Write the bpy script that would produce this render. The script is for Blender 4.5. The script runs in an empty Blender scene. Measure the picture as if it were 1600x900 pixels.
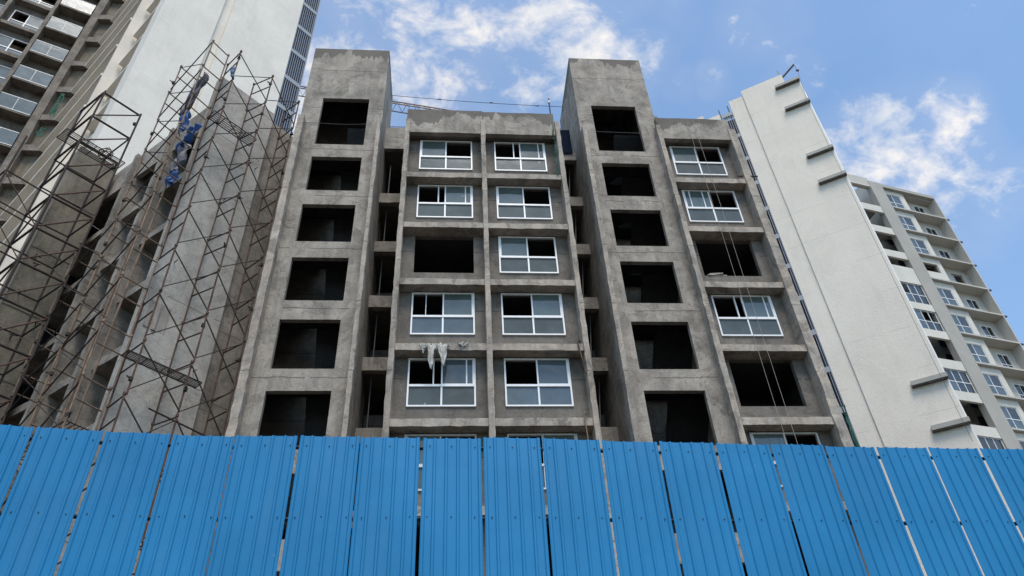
import bpy, bmesh, math, random
from mathutils import Vector, Matrix, Quaternion
random.seed(7)
D2 = bpy.data
sc = bpy.context.scene
COL = sc.collection
R_ = math.radians

# ------------------------------------------------------------------ camera
cam = D2.objects.new('camera', D2.cameras.new('camera'))
COL.objects.link(cam)
cam.data.sensor_width = 36.0
cam.data.lens = 27.0
cam.data.clip_end = 3000
def cam_axes():
    u = Vector((719.511-800, 450+936.678, -1200)).normalized()
    v = Vector((0, 0, -1)); y = (v-u*v.dot(u)).normalized(); x = y.cross(u)
    c, s = math.cos(0.10308), math.sin(0.10308)
    return Matrix((c*x+s*y, -s*x+c*y, u))
RC = cam_axes()
CAMZ = 1.6
cam.matrix_world = Matrix.Translation((0, 0, CAMZ)) @ RC.to_4x4()
sc.camera = cam

# ------------------------------------------------------------------ sky, sun, exposure
SUN_EL, SUN_AZ = R_(64), R_(172)          # azimuth from +Y, clockwise: the bright sky stands behind the camera
world = D2.worlds.new('World'); sc.world = world
world.use_nodes = True
W = world.node_tree; W.nodes.clear()
def wn(t, **k):
    n = W.nodes.new(t)
    for a, b in k.items(): setattr(n, a, b)
    return n
def wmath(op, a, b=None, c=None, clamp=False):
    n = wn('ShaderNodeMath', operation=op, use_clamp=clamp)
    for i, v in enumerate((a, b, c)):
        if v is None: continue
        if isinstance(v, (int, float)): n.inputs[i].default_value = v
        else: W.links.new(v, n.inputs[i])
    return n.outputs[0]
sky = wn('ShaderNodeTexSky', sky_type='NISHITA', sun_disc=False, sun_elevation=SUN_EL, sun_rotation=SUN_AZ,
         air_density=1.0, dust_density=0.6, ozone_density=1.2)
tc = wn('ShaderNodeTexCoord')
nrm = wn('ShaderNodeVectorMath', operation='NORMALIZE'); W.links.new(tc.outputs['Generated'], nrm.inputs[0])
DIR = nrm.outputs[0]
def pdir(px, py):
    return (RC @ Vector((px-800, 450-py, -1200))).normalized()
def noise(scale, detail, rough, dist=0.0, off=(0, 0, 0), strech=(1, 1, 1)):
    m = wn('ShaderNodeMapping'); m.inputs['Location'].default_value = off; m.inputs['Scale'].default_value = strech
    W.links.new(DIR, m.inputs[0])
    n = wn('ShaderNodeTexNoise'); n.inputs['Scale'].default_value = scale; n.inputs['Detail'].default_value = detail
    n.inputs['Roughness'].default_value = rough; n.inputs['Distortion'].default_value = dist
    W.links.new(m.outputs[0], n.inputs['Vector'])
    return n.outputs['Fac']
# cloud banks: direction, angular half-size (deg), weight
BANKS = [((930, 75), 6.5, 1.0), ((850, 65), 5.5, .8), ((700, 70), 6.5, .95), ((630, 45), 6, .85), ((985, 85), 4.2, 1.0), ((780, 95), 6, .8), ((750, 40), 5, .6),
         ((560, 130), 8, .9), ((630, 210), 6, .85), ((500, 60), 7, .7), ((720, 125), 5, .45), ((480, 200), 6, .9), ((1020, 20), 4, .5), ((600, 10), 4, .6), ((560, 60), 4, .55),
         ((1385, 262), 6.5, .8), ((1440, 300), 6.5, .82), ((1500, 320), 5, .7), ((1345, 245), 5, .7),
         ((1480, 180), 3.2, .72), ((1495, 225), 3.2, .55), ((1395, 205), 3, .6), ((1590, 295), 3, .7), ((1060, 130), 1.8, .55), ((1110, 125), 1.8, .6), ((1240, 118), 2.5, .4), ((1190, 30), 4, .35), ((700, 330), 6, .4)]
mask = None
for (p, deg, w) in BANKS:
    d = pdir(*p)
    dp = wn('ShaderNodeVectorMath', operation='DOT_PRODUCT'); W.links.new(DIR, dp.inputs[0]); dp.inputs[1].default_value = d
    mr = wn('ShaderNodeMapRange', interpolation_type='SMOOTHSTEP')
    mr.inputs['From Min'].default_value = math.cos(R_(deg)); mr.inputs['From Max'].default_value = 1.0
    mr.inputs['To Min'].default_value = 0; mr.inputs['To Max'].default_value = w
    W.links.new(dp.outputs['Value'], mr.inputs['Value'])
    mask = mr.outputs[0] if mask is None else wmath('MAXIMUM', mask, mr.outputs[0])
# scattered clouds behind the camera, for reflections and fill
sepd = wn('ShaderNodeSeparateXYZ'); W.links.new(DIR, sepd.inputs[0])
back = wn('ShaderNodeMapRange'); back.inputs['From Min'].default_value = 0.1; back.inputs['From Max'].default_value = -0.5
back.inputs['To Max'].default_value = 0.62
W.links.new(sepd.outputs['Y'], back.inputs['Value'])
mask = wmath('MAXIMUM', mask, back.outputs[0])
n1 = noise(6.0, 9, .55, .5, (3.1, 1.7, .4), (1, 1.5, 1.6))
n2 = noise(17.0, 9, .6, .5, (1.1, 4.2, 2.0), (1, 1.4, 1.5))
n3 = noise(48.0, 9, .62, .3, (6.1, .2, 1.0), (1, 1.3, 1.2))
cen = lambda v, g: wmath('MULTIPLY', wmath('SUBTRACT', v, .5), g)
dens = wmath('ADD', wmath('ADD', cen(n1, 2.9), cen(n2, 1.7)), cen(n3, .8))
dens = wmath('ADD', wmath('SUBTRACT', dens, .86), wmath('MULTIPLY', mask, 1.12))
dm = wn('ShaderNodeMapRange', interpolation_type='SMOOTHSTEP')
dm.inputs['From Min'].default_value = -0.38; dm.inputs['From Max'].default_value = 0.78
W.links.new(dens, dm.inputs['Value'])
veil = wmath('ADD', wmath('MULTIPLY', wmath('MULTIPLY', mask, n1), wmath('MULTIPLY', n2, .45)), 0.05)
cover = wmath('MAXIMUM', dm.outputs[0], veil, clamp=True)
shade = wn('ShaderNodeMapRange'); shade.inputs['From Min'].default_value = .35; shade.inputs['From Max'].default_value = .68
W.links.new(noise(12, 6, .55, .1, (5, 2.2, 3.3)), shade.inputs['Value'])
ccol = wn('ShaderNodeMix', data_type='RGBA')
ccol.inputs[6].default_value = (5.6, 5.8, 6.2, 1); ccol.inputs[7].default_value = (8.6, 7.9, 7.0, 1)
W.links.new(shade.outputs[0], ccol.inputs[0])
SKYGAIN = wn('ShaderNodeVectorMath', operation='MULTIPLY'); SKYGAIN.inputs[1].default_value = (1.48, 1.74, 1.80)
W.links.new(sky.outputs[0], SKYGAIN.inputs[0])
mixc = wn('ShaderNodeMix', data_type='RGBA')
W.links.new(cover, mixc.inputs[0]); W.links.new(SKYGAIN.outputs[0], mixc.inputs[6]); W.links.new(ccol.outputs[2], mixc.inputs[7])
bg = wn('ShaderNodeBackground'); bg.inputs['Strength'].default_value = 0.10
wo = wn('ShaderNodeOutputWorld')
W.links.new(mixc.outputs[2], bg.inputs[0]); W.links.new(bg.outputs[0], wo.inputs[0])

sun = D2.objects.new('sun', D2.lights.new('sun', 'SUN')); COL.objects.link(sun)
sun.data.energy = 2.5; sun.data.angle = R_(24); sun.data.color = (1.0, 0.93, 0.84)
sd = Vector((math.sin(SUN_AZ)*math.cos(SUN_EL), math.cos(SUN_AZ)*math.cos(SUN_EL), math.sin(SUN_EL)))
sun.rotation_euler = sd.to_track_quat('Z', 'Y').to_euler()
sc.view_settings.view_transform = 'Standard'; sc.view_settings.look = 'None'
sc.view_settings.exposure = 0.50; sc.view_settings.gamma = 1.0
sc.view_settings.use_curve_mapping = False
sc.render.engine = 'CYCLES'
sc.cycles.max_bounces = 6; sc.cycles.diffuse_bounces = 2; sc.cycles.glossy_bounces = 3; sc.cycles.use_denoising = True

# ------------------------------------------------------------------ materials
def newmat(name):
    m = D2.materials.new(name); m.use_nodes = True
    t = m.node_tree; t.nodes.clear()
    o = t.nodes.new('ShaderNodeOutputMaterial'); b = t.nodes.new('ShaderNodeBsdfPrincipled')
    t.links.new(b.outputs[0], o.inputs[0])
    return m, t, b
def N(t, kind, **k):
    n = t.nodes.new(kind)
    for a, b in k.items(): setattr(n, a, b)
    return n
def texnoise(t, vec, scale, detail=6, rough=.55, dist=0., mscale=(1, 1, 1), loc=(0, 0, 0)):
    m = N(t, 'ShaderNodeMapping'); m.inputs['Scale'].default_value = mscale; m.inputs['Location'].default_value = loc
    t.links.new(vec, m.inputs[0])
    n = N(t, 'ShaderNodeTexNoise'); n.inputs['Scale'].default_value = scale; n.inputs['Detail'].default_value = detail
    n.inputs['Roughness'].default_value = rough; n.inputs['Distortion'].default_value = dist
    t.links.new(m.outputs[0], n.inputs['Vector'])
    return n.outputs['Fac']
def ramp(t, fac, stops):
    r = N(t, 'ShaderNodeValToRGB')
    while len(r.color_ramp.elements) < len(stops): r.color_ramp.elements.new(.5)
    for e, (p, c) in zip(r.color_ramp.elements, stops):
        e.position = p; e.color = (c if len(c) == 4 else (*c, 1)) if not isinstance(c, (int, float)) else (c, c, c, 1)
    t.links.new(fac, r.inputs[0]); return r.outputs[0]
def mixrgb(t, fac, a, b, mode='MIX'):
    n = N(t, 'ShaderNodeMix', data_type='RGBA', blend_type=mode)
    for s, v in ((0, fac), (6, a), (7, b)):
        if isinstance(v, (int, float)): n.inputs[s].default_value = v
        elif isinstance(v, tuple): n.inputs[s].default_value = (*v, 1) if len(v) == 3 else v
        else: t.links.new(v, n.inputs[s])
    return n.outputs[2]
def bump(t, b, h, strength, dist):
    n = N(t, 'ShaderNodeBump'); n.inputs['Strength'].default_value = strength; n.inputs['Distance'].default_value = dist
    t.links.new(h, n.inputs['Height']); t.links.new(n.outputs[0], b.inputs['Normal'])
def mth(t, op, a, b=None, clamp=False):
    n = N(t, 'ShaderNodeMath', operation=op, use_clamp=clamp)
    for i, v in enumerate((a, b)):
        if v is None: continue
        if isinstance(v, (int, float)): n.inputs[i].default_value = v
        else: t.links.new(v, n.inputs[i])
    return n.outputs[0]

def concrete(name, dark, mid, light, warm, seam=2.945, seam_off=0.0, streak=.55, patch=.5, wet=None):
    """bare cast concrete: cloudy tones, cement washes with hard rims, rain streaks, pour joints, pitting"""
    m, t, b = newmat(name)
    g = N(t, 'ShaderNodeNewGeometry'); P = g.outputs['Position']
    base = ramp(t, texnoise(t, P, .8, 12, .72, .5), [(.26, dark), (.48, mid), (.72, light)])
    wn_ = texnoise(t, P, .55, 9, .6, 1.2, (1, 1, 1.3), (7, 3, 1)); wash = ramp(t, wn_, [(.515, 0.), (.53, 1.)])
    base = mixrgb(t, mth(t, 'MULTIPLY', wash, patch*.55), base, warm)
    dkp = ramp(t, texnoise(t, P, .8, 9, .62, 1.4, (1, 1, .8), (2, 9, 5)), [(.57, 0.), (.60, 1.)])
    base = mixrgb(t, mth(t, 'MULTIPLY', dkp, patch*.75), base, dark)
    rim = mth(t, 'LESS_THAN', mth(t, 'ABSOLUTE', mth(t, 'SUBTRACT', wn_, .514)), .0035)
    base = mixrgb(t, mth(t, 'MULTIPLY', rim, .45), base, tuple(c*.4 for c in dark))
    ck = texnoise(t, P, .42, 10, .62, .8, (1, 1, 1), (11, 4, 8))
    crk = mth(t, 'MULTIPLY', mth(t, 'LESS_THAN', mth(t, 'ABSOLUTE', mth(t, 'SUBTRACT', ck, .47)), .0016), mth(t, 'GREATER_THAN', texnoise(t, P, .7, 2, .5), .48))
    base = mixrgb(t, mth(t, 'MULTIPLY', crk, .6), base, tuple(c*.35 for c in dark))
    st = ramp(t, texnoise(t, P, 2.6, 6, .7, .2, (1, 1, .13)), [(.42, 0.), (.75, 1.)])
    base = mixrgb(t, mth(t, 'MULTIPLY', st, streak*.75), base, tuple(c*.45 for c in dark))
    lt = ramp(t, texnoise(t, P, 4.5, 5, .7, .1, (1, 1, .10), (4, 4, 4)), [(.56, 0.), (.8, 1.)])
    base = mixrgb(t, mth(t, 'MULTIPLY', lt, .35), base, light)
    fine = texnoise(t, P, 26, 8, .75)
    base = mixrgb(t, 1.0, base, ramp(t, fine, [(.25, .72), (.75, 1.22)]), 'MULTIPLY')
    brush = texnoise(t, P, 7., 9, .8, .3, (1, 1, 1.8), (1, 1, 1))
    base = mixrgb(t, 1.0, base, ramp(t, brush, [(.3, .86), (.7, 1.13)]), 'MULTIPLY')
    if wet is not None:      # rain-soaked, mould-dark rim below the coping with a ragged lower edge
        zs = N(t, 'ShaderNodeSeparateXYZ'); t.links.new(P, zs.inputs[0])
        edge = mth(t, 'ADD', mth(t, 'MULTIPLY', mth(t, 'SUBTRACT', texnoise(t, P, .75, 6, .6, .3, (1, 1, .12), (3, 8, 1)), .5), 5.2), wet)
        wm = ramp(t, mth(t, 'ADD', mth(t, 'MULTIPLY', mth(t, 'SUBTRACT', zs.outputs[2], edge), 2.2), .5), [(.42, 0.), (.58, 1.)])
        base = mixrgb(t, mth(t, 'MULTIPLY', wm, .78), base, tuple(c*.8 for c in dark))
    # pour joint: thin wandering dark line once a storey
    sp = N(t, 'ShaderNodeSeparateXYZ'); t.links.new(P, sp.inputs[0])
    wob = mth(t, 'MULTIPLY', mth(t, 'SUBTRACT', texnoise(t, P, 1.3, 5, .6, 0, (1, 1, .05)), .5), .22)
    zz = mth(t, 'DIVIDE', mth(t, 'ADD', mth(t, 'SUBTRACT', sp.outputs[2], seam_off), wob), seam)
    fr = mth(t, 'ABSOLUTE', mth(t, 'SUBTRACT', mth(t, 'FRACT', zz), .5))
    jl = mth(t, 'MULTIPLY', mth(t, 'LESS_THAN', fr, .0075), mth(t, 'GREATER_THAN', texnoise(t, P, .9, 3, .5, 0, (1, 1, .2), (3, 3, 3)), .46))
    base = mixrgb(t, mth(t, 'MULTIPLY', jl, .62), base, tuple(c*.4 for c in dark))
    t.links.new(base, b.inputs['Base Color'])
    b.inputs['Roughness'].default_value = .93
    h = mth(t, 'ADD', mth(t, 'MULTIPLY', texnoise(t, P, 9, 8, .65), .7), mth(t, 'MULTIPLY', fine, .3))
    bump(t, b, h, .55, .03)
    return m
M = {}
M['concrete'] = concrete('bare_concrete', (0.111, 0.096, 0.082), (0.263, 0.231, 0.195), (0.438, 0.386, 0.331), (0.454, 0.401, 0.338))
M['concrete_parapet'] = concrete('stained_parapet_concrete', (0.111, 0.096, 0.082), (0.263, 0.231, 0.195), (0.438, 0.386, 0.331), (0.454, 0.401, 0.338), wet=29.95)
M['concrete_tower'] = concrete('stained_tower_concrete', (0.111, 0.096, 0.082), (0.263, 0.231, 0.195), (0.438, 0.386, 0.331), (0.454, 0.401, 0.338), wet=35.3)
M['concrete_edge'] = concrete('weathered_concrete_edge', (0.161, 0.137, 0.115), (0.332, 0.291, 0.248), (0.504, 0.446, 0.38), (0.458, 0.364, 0.284), streak=.8, patch=.8)
M['concrete_shaded'] = concrete('shade_toned_concrete', (0.073, 0.064, 0.056), (0.151, 0.133, 0.114), (0.234, 0.205, 0.175), (0.214, 0.188, 0.158), streak=.5)  # bare concrete darkened: shade of recesses and soffits put into its colour
M['concrete_smooth'] = concrete('smooth_wing_concrete', (0.201, 0.184, 0.162), (0.383, 0.347, 0.305), (0.51, 0.465, 0.411), (0.483, 0.432, 0.372), streak=.25, patch=.35)
M['concrete_board'] = concrete('board_marked_concrete', (0.087, 0.074, 0.053), (0.175, 0.149, 0.111), (0.257, 0.221, 0.165), (0.24, 0.194, 0.14), seam=1.22, streak=.7)
M['concrete_far'] = concrete('tower_concrete', (0.087, 0.074, 0.061), (0.18, 0.154, 0.13), (0.295, 0.254, 0.214), (0.295, 0.252, 0.211), seam=3.0)
M['concrete_dark'] = concrete('shade_dark_room_concrete', (0.0175, 0.0182, 0.0203), (0.0322, 0.0329, 0.0357), (0.0497, 0.0497, 0.0539), (0.0469, 0.0469, 0.049))  # near-black concrete: the gloom of the unlit rooms is painted into its colour

def render_wall(name, col, seam=2.95, seam_off=0., var=.08, line=.12):
    m, t, b = newmat(name)
    P = N(t, 'ShaderNodeNewGeometry').outputs['Position']
    c = ramp(t, texnoise(t, P, .35, 7, .6, .3), [(.3, tuple(x*(1-var) for x in col)), (.7, tuple(min(1, x*(1+var)) for x in col))])
    st = ramp(t, texnoise(t, P, 2.2, 6, .7, 0, (1, 1, .1)), [(.5, 0.), (.85, 1.)])
    c = mixrgb(t, mth(t, 'MULTIPLY', st, .34), c, tuple(x*.68 for x in col))
    pt = ramp(t, texnoise(t, P, .33, 8, .6, 1.0, (1, 1, .7), (5, 5, 5)), [(.55, 0.), (.57, 1.)])
    c = mixrgb(t, mth(t, 'MULTIPLY', pt, .18), c, tuple(x*.8 for x in col))
    f2 = texnoise(t, P, 7, 6, .7, .2, (1, 1, 1.8))
    c = mixrgb(t, 1.0, c, ramp(t, f2, [(.3, .94), (.7, 1.05)]), 'MULTIPLY')
    sp = N(t, 'ShaderNodeSeparateXYZ'); t.links.new(P, sp.inputs[0])
    wob = mth(t, 'MULTIPLY', texnoise(t, P, .7, 3, .5), .25)
    fr = mth(t, 'FRACT', mth(t, 'DIVIDE', mth(t, 'ADD', mth(t, 'SUBTRACT', sp.outputs[2], seam_off), wob), seam))
    ln = mth(t, 'MULTIPLY', mth(t, 'LESS_THAN', fr, .018), mth(t, 'GREATER_THAN', texnoise(t, P, .5, 3, .5, 0, (1, 1, .3), (9, 2, 2)), .5))
    c = mixrgb(t, mth(t, 'MULTIPLY', ln, line*2.2), c, tuple(x*.6 for x in col))
    t.links.new(c, b.inputs['Base Color']); b.inputs['Roughness'].default_value = .85
    bump(t, b, texnoise(t, P, 9, 8, .72), .5, .04)
    return m
M['white_left'] = render_wall('white_textured_render', (.72, .66, .58))
M['white_right'] = render_wall('warm_white_render', (.70, .635, .545), var=.05, line=.18)
M['beige'] = render_wall('beige_render', (.46, .435, .39), line=.04)
M['beige_grey'] = render_wall('grey_render', (.36, .34, .305), line=.04)
M['beige_pale'] = render_wall('pale_render', (.60, .57, .51), line=.02)

def plain(name, col, rough=.6, metal=0., nscale=8., var=.15, spec=.5, bmp=0.):
    m, t, b = newmat(name)
    P = N(t, 'ShaderNodeNewGeometry').outputs['Position']
    c = ramp(t, texnoise(t, P, nscale, 6, .6), [(.3, tuple(x*(1-var) for x in col)), (.7, tuple(min(1, x*(1+var)) for x in col))])
    t.links.new(c, b.inputs['Base Color']); b.inputs['Roughness'].default_value = rough; b.inputs['Metallic'].default_value = metal
    b.inputs['Specular IOR Level'].default_value = spec
    if bmp: bump(t, b, texnoise(t, P, nscale*2, 6, .6), bmp, .02)
    return m
M['frame'] = plain('white_window_frame', (.78, .78, .78), .4, var=.05)
M['frame_dirty'] = plain('dusty_window_frame', (.55, .55, .54), .5, var=.15)
M['dark'] = plain('dark_interior', (.02, .02, .022), .9)
M['rust'] = plain('rusty_scaffold_tube', (.080, .042, .028), .75, .3, 3., .6)
M['rust_dark'] = plain('dark_scaffold_tube', (.030, .019, .014), .75, .3, 3., .5)
M['rust_pale'] = plain('dusty_scaffold_tube', (.17, .115, .078), .8, .1, 3., .5)
M['steel'] = plain('dull_steel', (.10, .105, .115), .5, .6)
M['pipe'] = plain('grey_pipe', (.11, .11, .11), .6)
M['slat'] = plain('grey_louver_slat', (.17, .19, .23), .5, .2)
M['slat_band'] = plain('louver_crossband', (.26, .28, .31), .6)
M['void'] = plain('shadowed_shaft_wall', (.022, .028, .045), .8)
M['crane'] = plain('crane_steel', (.14, .10, .09), .6, .3)
M['rag'] = plain('dirty_white_cloth', (.42, .41, .385), .95, var=.3)
M['rope'] = plain('pale_rope', (.30, .255, .21), .95)
M['tarp'] = plain('blue_tarpaulin', (.008, .055, .19), .7, 0, 2., .5, bmp=.4)
M['tarp_grey'] = plain('grey_tarpaulin', (.085, .08, .095), .6, 0, 2., .5, bmp=.4)
M['opening_dark'] = plain('shaded_opening_navy', (.008, .014, .028), 1., spec=.05)  # colour stands for the shade inside the right well's top opening
M['net'] = plain('green_safety_net', (.010, .075, .055), .9)
M['plank'] = plain('weathered_plank', (.30, .27, .23), .85)
M['jeans'] = plain('blue_cloth', (.05, .11, .22), .9)
M['black'] = plain('black_gap', (.012, .012, .013), .8)
M['rail'] = plain('dark_fence_rail', (.02, .022, .026), .6)

def glass(name, col, rough, lay=.35, spec=.4):
    """film-covered pane: a dull sheet with a weak sky reflection"""
    m, t, b = newmat(name)
    P = N(t, 'ShaderNodeNewGeometry').outputs['Position']
    c = ramp(t, texnoise(t, P, 1.1, 6, .6, .5, (1, 1, 1), (3, 1, 2)), [(.3, tuple(x*.75 for x in col)), (.7, tuple(x*1.2 for x in col))])
    sp = ramp(t, texnoise(t, P, 3.0, 3, .5, .2, (1, 1, 1), (8, 8, 1)), [(.74, 0.), (.75, 1.)])
    c = mixrgb(t, mth(t, 'MULTIPLY', sp, .5), c, (.5, .5, .48))
    t.links.new(c, b.inputs['Base Color']); b.inputs['Roughness'].default_value = rough
    b.inputs['Specular IOR Level'].default_value = spec; b.inputs['Coat Weight'].default_value = lay; b.inputs['Coat Roughness'].default_value = .05
    bump(t, b, texnoise(t, P, .9, 3, .5), .15, .05)
    return m
M['glass_lower'] = glass('dusty_pane', (.085, .10, .10), .12, .0, .35)
M['glass_upper'] = glass('pale_film_pane', (.085, .115, .112), .06, .0, .9)
M['glass_blue'] = glass('sky_lit_pane', (.085, .115, .135), .05, .1, .6)
M['glass_dark'] = glass('dark_pane', (.035, .04, .045), .12, .5)
M['glass_balcony'] = glass('balcony_glass', (.13, .16, .175), .15, .0, .3)

def sheet_blue():
    m, t, b = newmat('blue_painted_sheet')
    P = N(t, 'ShaderNodeNewGeometry').outputs['Position']
    c = ramp(t, texnoise(t, P, .45, 6, .55, .3), [(.3, (.011, .160, .345)), (.7, (.018, .200, .425))])
    dust = ramp(t, texnoise(t, P, 1.6, 8, .7, .3, (1, 1, .22)), [(.5, 0.), (.8, 1.)])
    c = mixrgb(t, mth(t, 'MULTIPLY', dust, .16), c, (.11, .19, .25))
    sc_ = ramp(t, texnoise(t, P, 14, 3, .5, .4, (1, 1, .6), (2, 5, 1)), [(.80, 0.), (.815, 1.)])
    c = mixrgb(t, mth(t, 'MULTIPLY', sc_, .5), c, (.35, .40, .42))
    top = N(t, 'ShaderNodeSeparateXYZ'); t.links.new(P, top.inputs[0])
    t.links.new(c, b.inputs['Base Color'])
    r = ramp(t, texnoise(t, P, 2.0, 6, .6, 0, (1, 1, .3)), [(.3, .42), (.7, .62)])
    t.links.new(r, b.inputs['Roughness']); b.inputs['Specular IOR Level'].default_value = .22
    bump(t, b, texnoise(t, P, 1.7, 3, .5, 0, (1, 1, .35)), .5, .03)
    return m
M['sheet'] = sheet_blue()

# ------------------------------------------------------------------ builders
class MB:
    def __init__(s): s.v = []; s.f = []; s.M = None
    def quad(s, a, b, c, d):
        n = len(s.v); s.v += [tuple(a), tuple(b), tuple(c), tuple(d)]; s.f.append((n, n+1, n+2, n+3)); return s
    def box(s, x0, x1, y0, y1, z0, z1):
        n = len(s.v)
        s.v += [(x0, y0, z0), (x1, y0, z0), (x1, y1, z0), (x0, y1, z0), (x0, y0, z1), (x1, y0, z1), (x1, y1, z1), (x0, y1, z1)]
        s.f += [(n, n+3, n+2, n+1), (n+4, n+5, n+6, n+7), (n, n+1, n+5, n+4), (n+1, n+2, n+6, n+5), (n+2, n+3, n+7, n+6), (n+3, n, n+4, n+7)]
        return s
    def rough_bar(s, x0, x1, y0, y1, z0, z1, axis='z', step=.35, j=.012):
        """a cast bar whose long arrises wander a little"""
        a0, a1 = (z0, z1) if axis == 'z' else (x0, x1)
        k = max(1, int((a1-a0)/step)); n0 = len(s.v)
        for i in range(k+1):
            a = a0+(a1-a0)*i/k; jj = (lambda: random.uniform(-j, j)) if 0 < i < k else (lambda: 0)
            if axis == 'z': ring = [(x0+jj(), y0+jj(), a), (x1+jj(), y0+jj(), a), (x1, y1, a), (x0, y1, a)]
            else: ring = [(a, y0+jj(), z0+jj()), (a, y1, z0), (a, y1, z1), (a, y0+jj(), z1+jj())]
            s.v += ring
        for i in range(k):
            for q in range(4):
                p = n0+4*i+q; r = n0+4*i+(q+1) % 4
                s.f.append((p, r, r+4, p+4))
        s.f.append((n0+3, n0+2, n0+1, n0)); e = n0+4*k; s.f.append((e, e+1, e+2, e+3))
        return s
    def tube(s, a, b, r, n=7, r2=None):
        a = Vector(a); b = Vector(b); d = (b-a)
        if d.length < 1e-6: return s
        q = d.to_track_quat('Z', 'Y'); n0 = len(s.v); r2 = r if r2 is None else r2
        for p, rr in ((a, r), (b, r2)):
            for i in range(n):
                w = q @ Vector((math.cos(2*math.pi*i/n)*rr, math.sin(2*math.pi*i/n)*rr, 0)); s.v.append(tuple(p+w))
        for i in range(n): s.f.append((n0+i, n0+(i+1) % n, n0+n+(i+1) % n, n0+n+i))
        s.f.append(tuple(range(n0+n-1, n0-1, -1))); s.f.append(tuple(range(n0+n, n0+2*n)))
        return s
    def polyline(s, pts, r, n=6):
        for a, b in zip(pts, pts[1:]): s.tube(a, b, r, n)
        return s
    def build(s, name, mat, parent=None, smooth=False):
        me = D2.meshes.new(name); me.from_pydata(s.v, [], s.f); me.update()
        bm = bmesh.new(); bm.from_mesh(me); bmesh.ops.recalc_face_normals(bm, faces=bm.faces); bm.to_mesh(me); bm.free()
        me.materials.append(mat)
        if smooth:
            for p in me.polygons: p.use_smooth = True
        o = D2.objects.new(name, me); COL.objects.link(o)
        if parent is not None: o.parent = parent
        return o
def tag(o, label=None, cat=None, group=None, kind=None):
    if label: o['label'] = label
    if cat: o['category'] = cat
    if group: o['group'] = group
    if kind: o['kind'] = kind
    return o
def thing(name, loc, rz, label, cat, group=None):
    o = D2.objects.new(name, None); COL.objects.link(o); o.location = loc; o.rotation_euler = (0, 0, rz)
    o.empty_display_size = .5
    return tag(o, label, cat, group)
def px_az(px, py, dist=None, z=None):
    """point seen at a photo pixel, at a horizontal distance or at a height"""
    r = RC @ Vector((px-800, 450-py, -1200)); h = math.hypot(r.x, r.y)
    s = dist/h if dist is not None else (z-CAMZ)/r.z
    return Vector((r.x*s, r.y*s, CAMZ+r.z*s))
Z0 = CAMZ     # heights below are measured from the eye; + Z0 puts them above the ground

# ------------------------------------------------------------------ ground
m, t, b = newmat('packed_earth')
P = N(t, 'ShaderNodeNewGeometry').outputs['Position']
c = ramp(t, texnoise(t, P, .6, 8, .6), [(.3, (.055, .048, .038)), (.7, (.10, .088, .07))])
t.links.new(c, b.inputs['Base Color']); b.inputs['Roughness'].default_value = .95
bump(t, b, texnoise(t, P, 3, 8, .7), .6, .08)
g = MB(); g.quad((-900, -900, 0), (900, -900, 0), (900, 900, 0), (-900, 900, 0)); tag(g.build('ground', m), kind='structure')
m, t, b = newmat('asphalt')
P = N(t, 'ShaderNodeNewGeometry').outputs['Position']
c = ramp(t, texnoise(t, P, 30, 6, .7), [(.3, (.035, .035, .036)), (.7, (.065, .064, .062))])
t.links.new(c, b.inputs['Base Color']); b.inputs['Roughness'].default_value = .9
g = MB(); g.box(-60, 60, -6, 4.5, -.05, .012); tag(g.build('road', m), kind='structure')

# ------------------------------------------------------------------ main building
FLOOR = 2.945
ZB = lambda k: 12.53+FLOOR*k+Z0           # underside of the band under storey k (k = 0 is the first seen above the fence)
ZG = 0.0
BX = 0.0
bld = thing('apartment_block', (1.3, 21, 0), 0, 'unfinished bare grey concrete apartment block with open holes and white framed windows, behind the fence', 'building')
OFF = Vector((1.3, 21, 0))
def bq(mb, x0, x1, y0, y1, z0, z1): mb.box(x0-1.3, x1-1.3, y0-21, y1-21, z0, z1); return mb
YF = 20.97      # front of the fins
YBAND = 21.04
YWIN = 21.5     # window wall
YTW = 21.4      # stair-tower wall
def fin(x0, x1, y1, z1, yf=YF, z0=ZG):
    mb = MB(); mb.rough_bar(x0-1.3, x1-1.3, yf-21, y1-21, z0, z1, 'z', .3, .014)
    return mb.build('fin', M['concrete_edge'], bld)
# fins
fin(-6.79, -6.52, YTW, 28.2+Z0)
fin(-3.34, -3.19, YTW, 28.05+Z0)
fin(-2.10, -1.91, YWIN+.05, 28.1+Z0)
fin(1.20, 1.39, YWIN+.05, 28.15+Z0)
fin(4.53, 4.72, YWIN+.05, 28.2+Z0)
fin(5.75, 5.93, YTW, 27.95+Z0)
fin(9.15, 9.35, YWIN+.05, 28.12+Z0)
fin(12.46, 12.80, YWIN+.05, 27.95+Z0)

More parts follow.
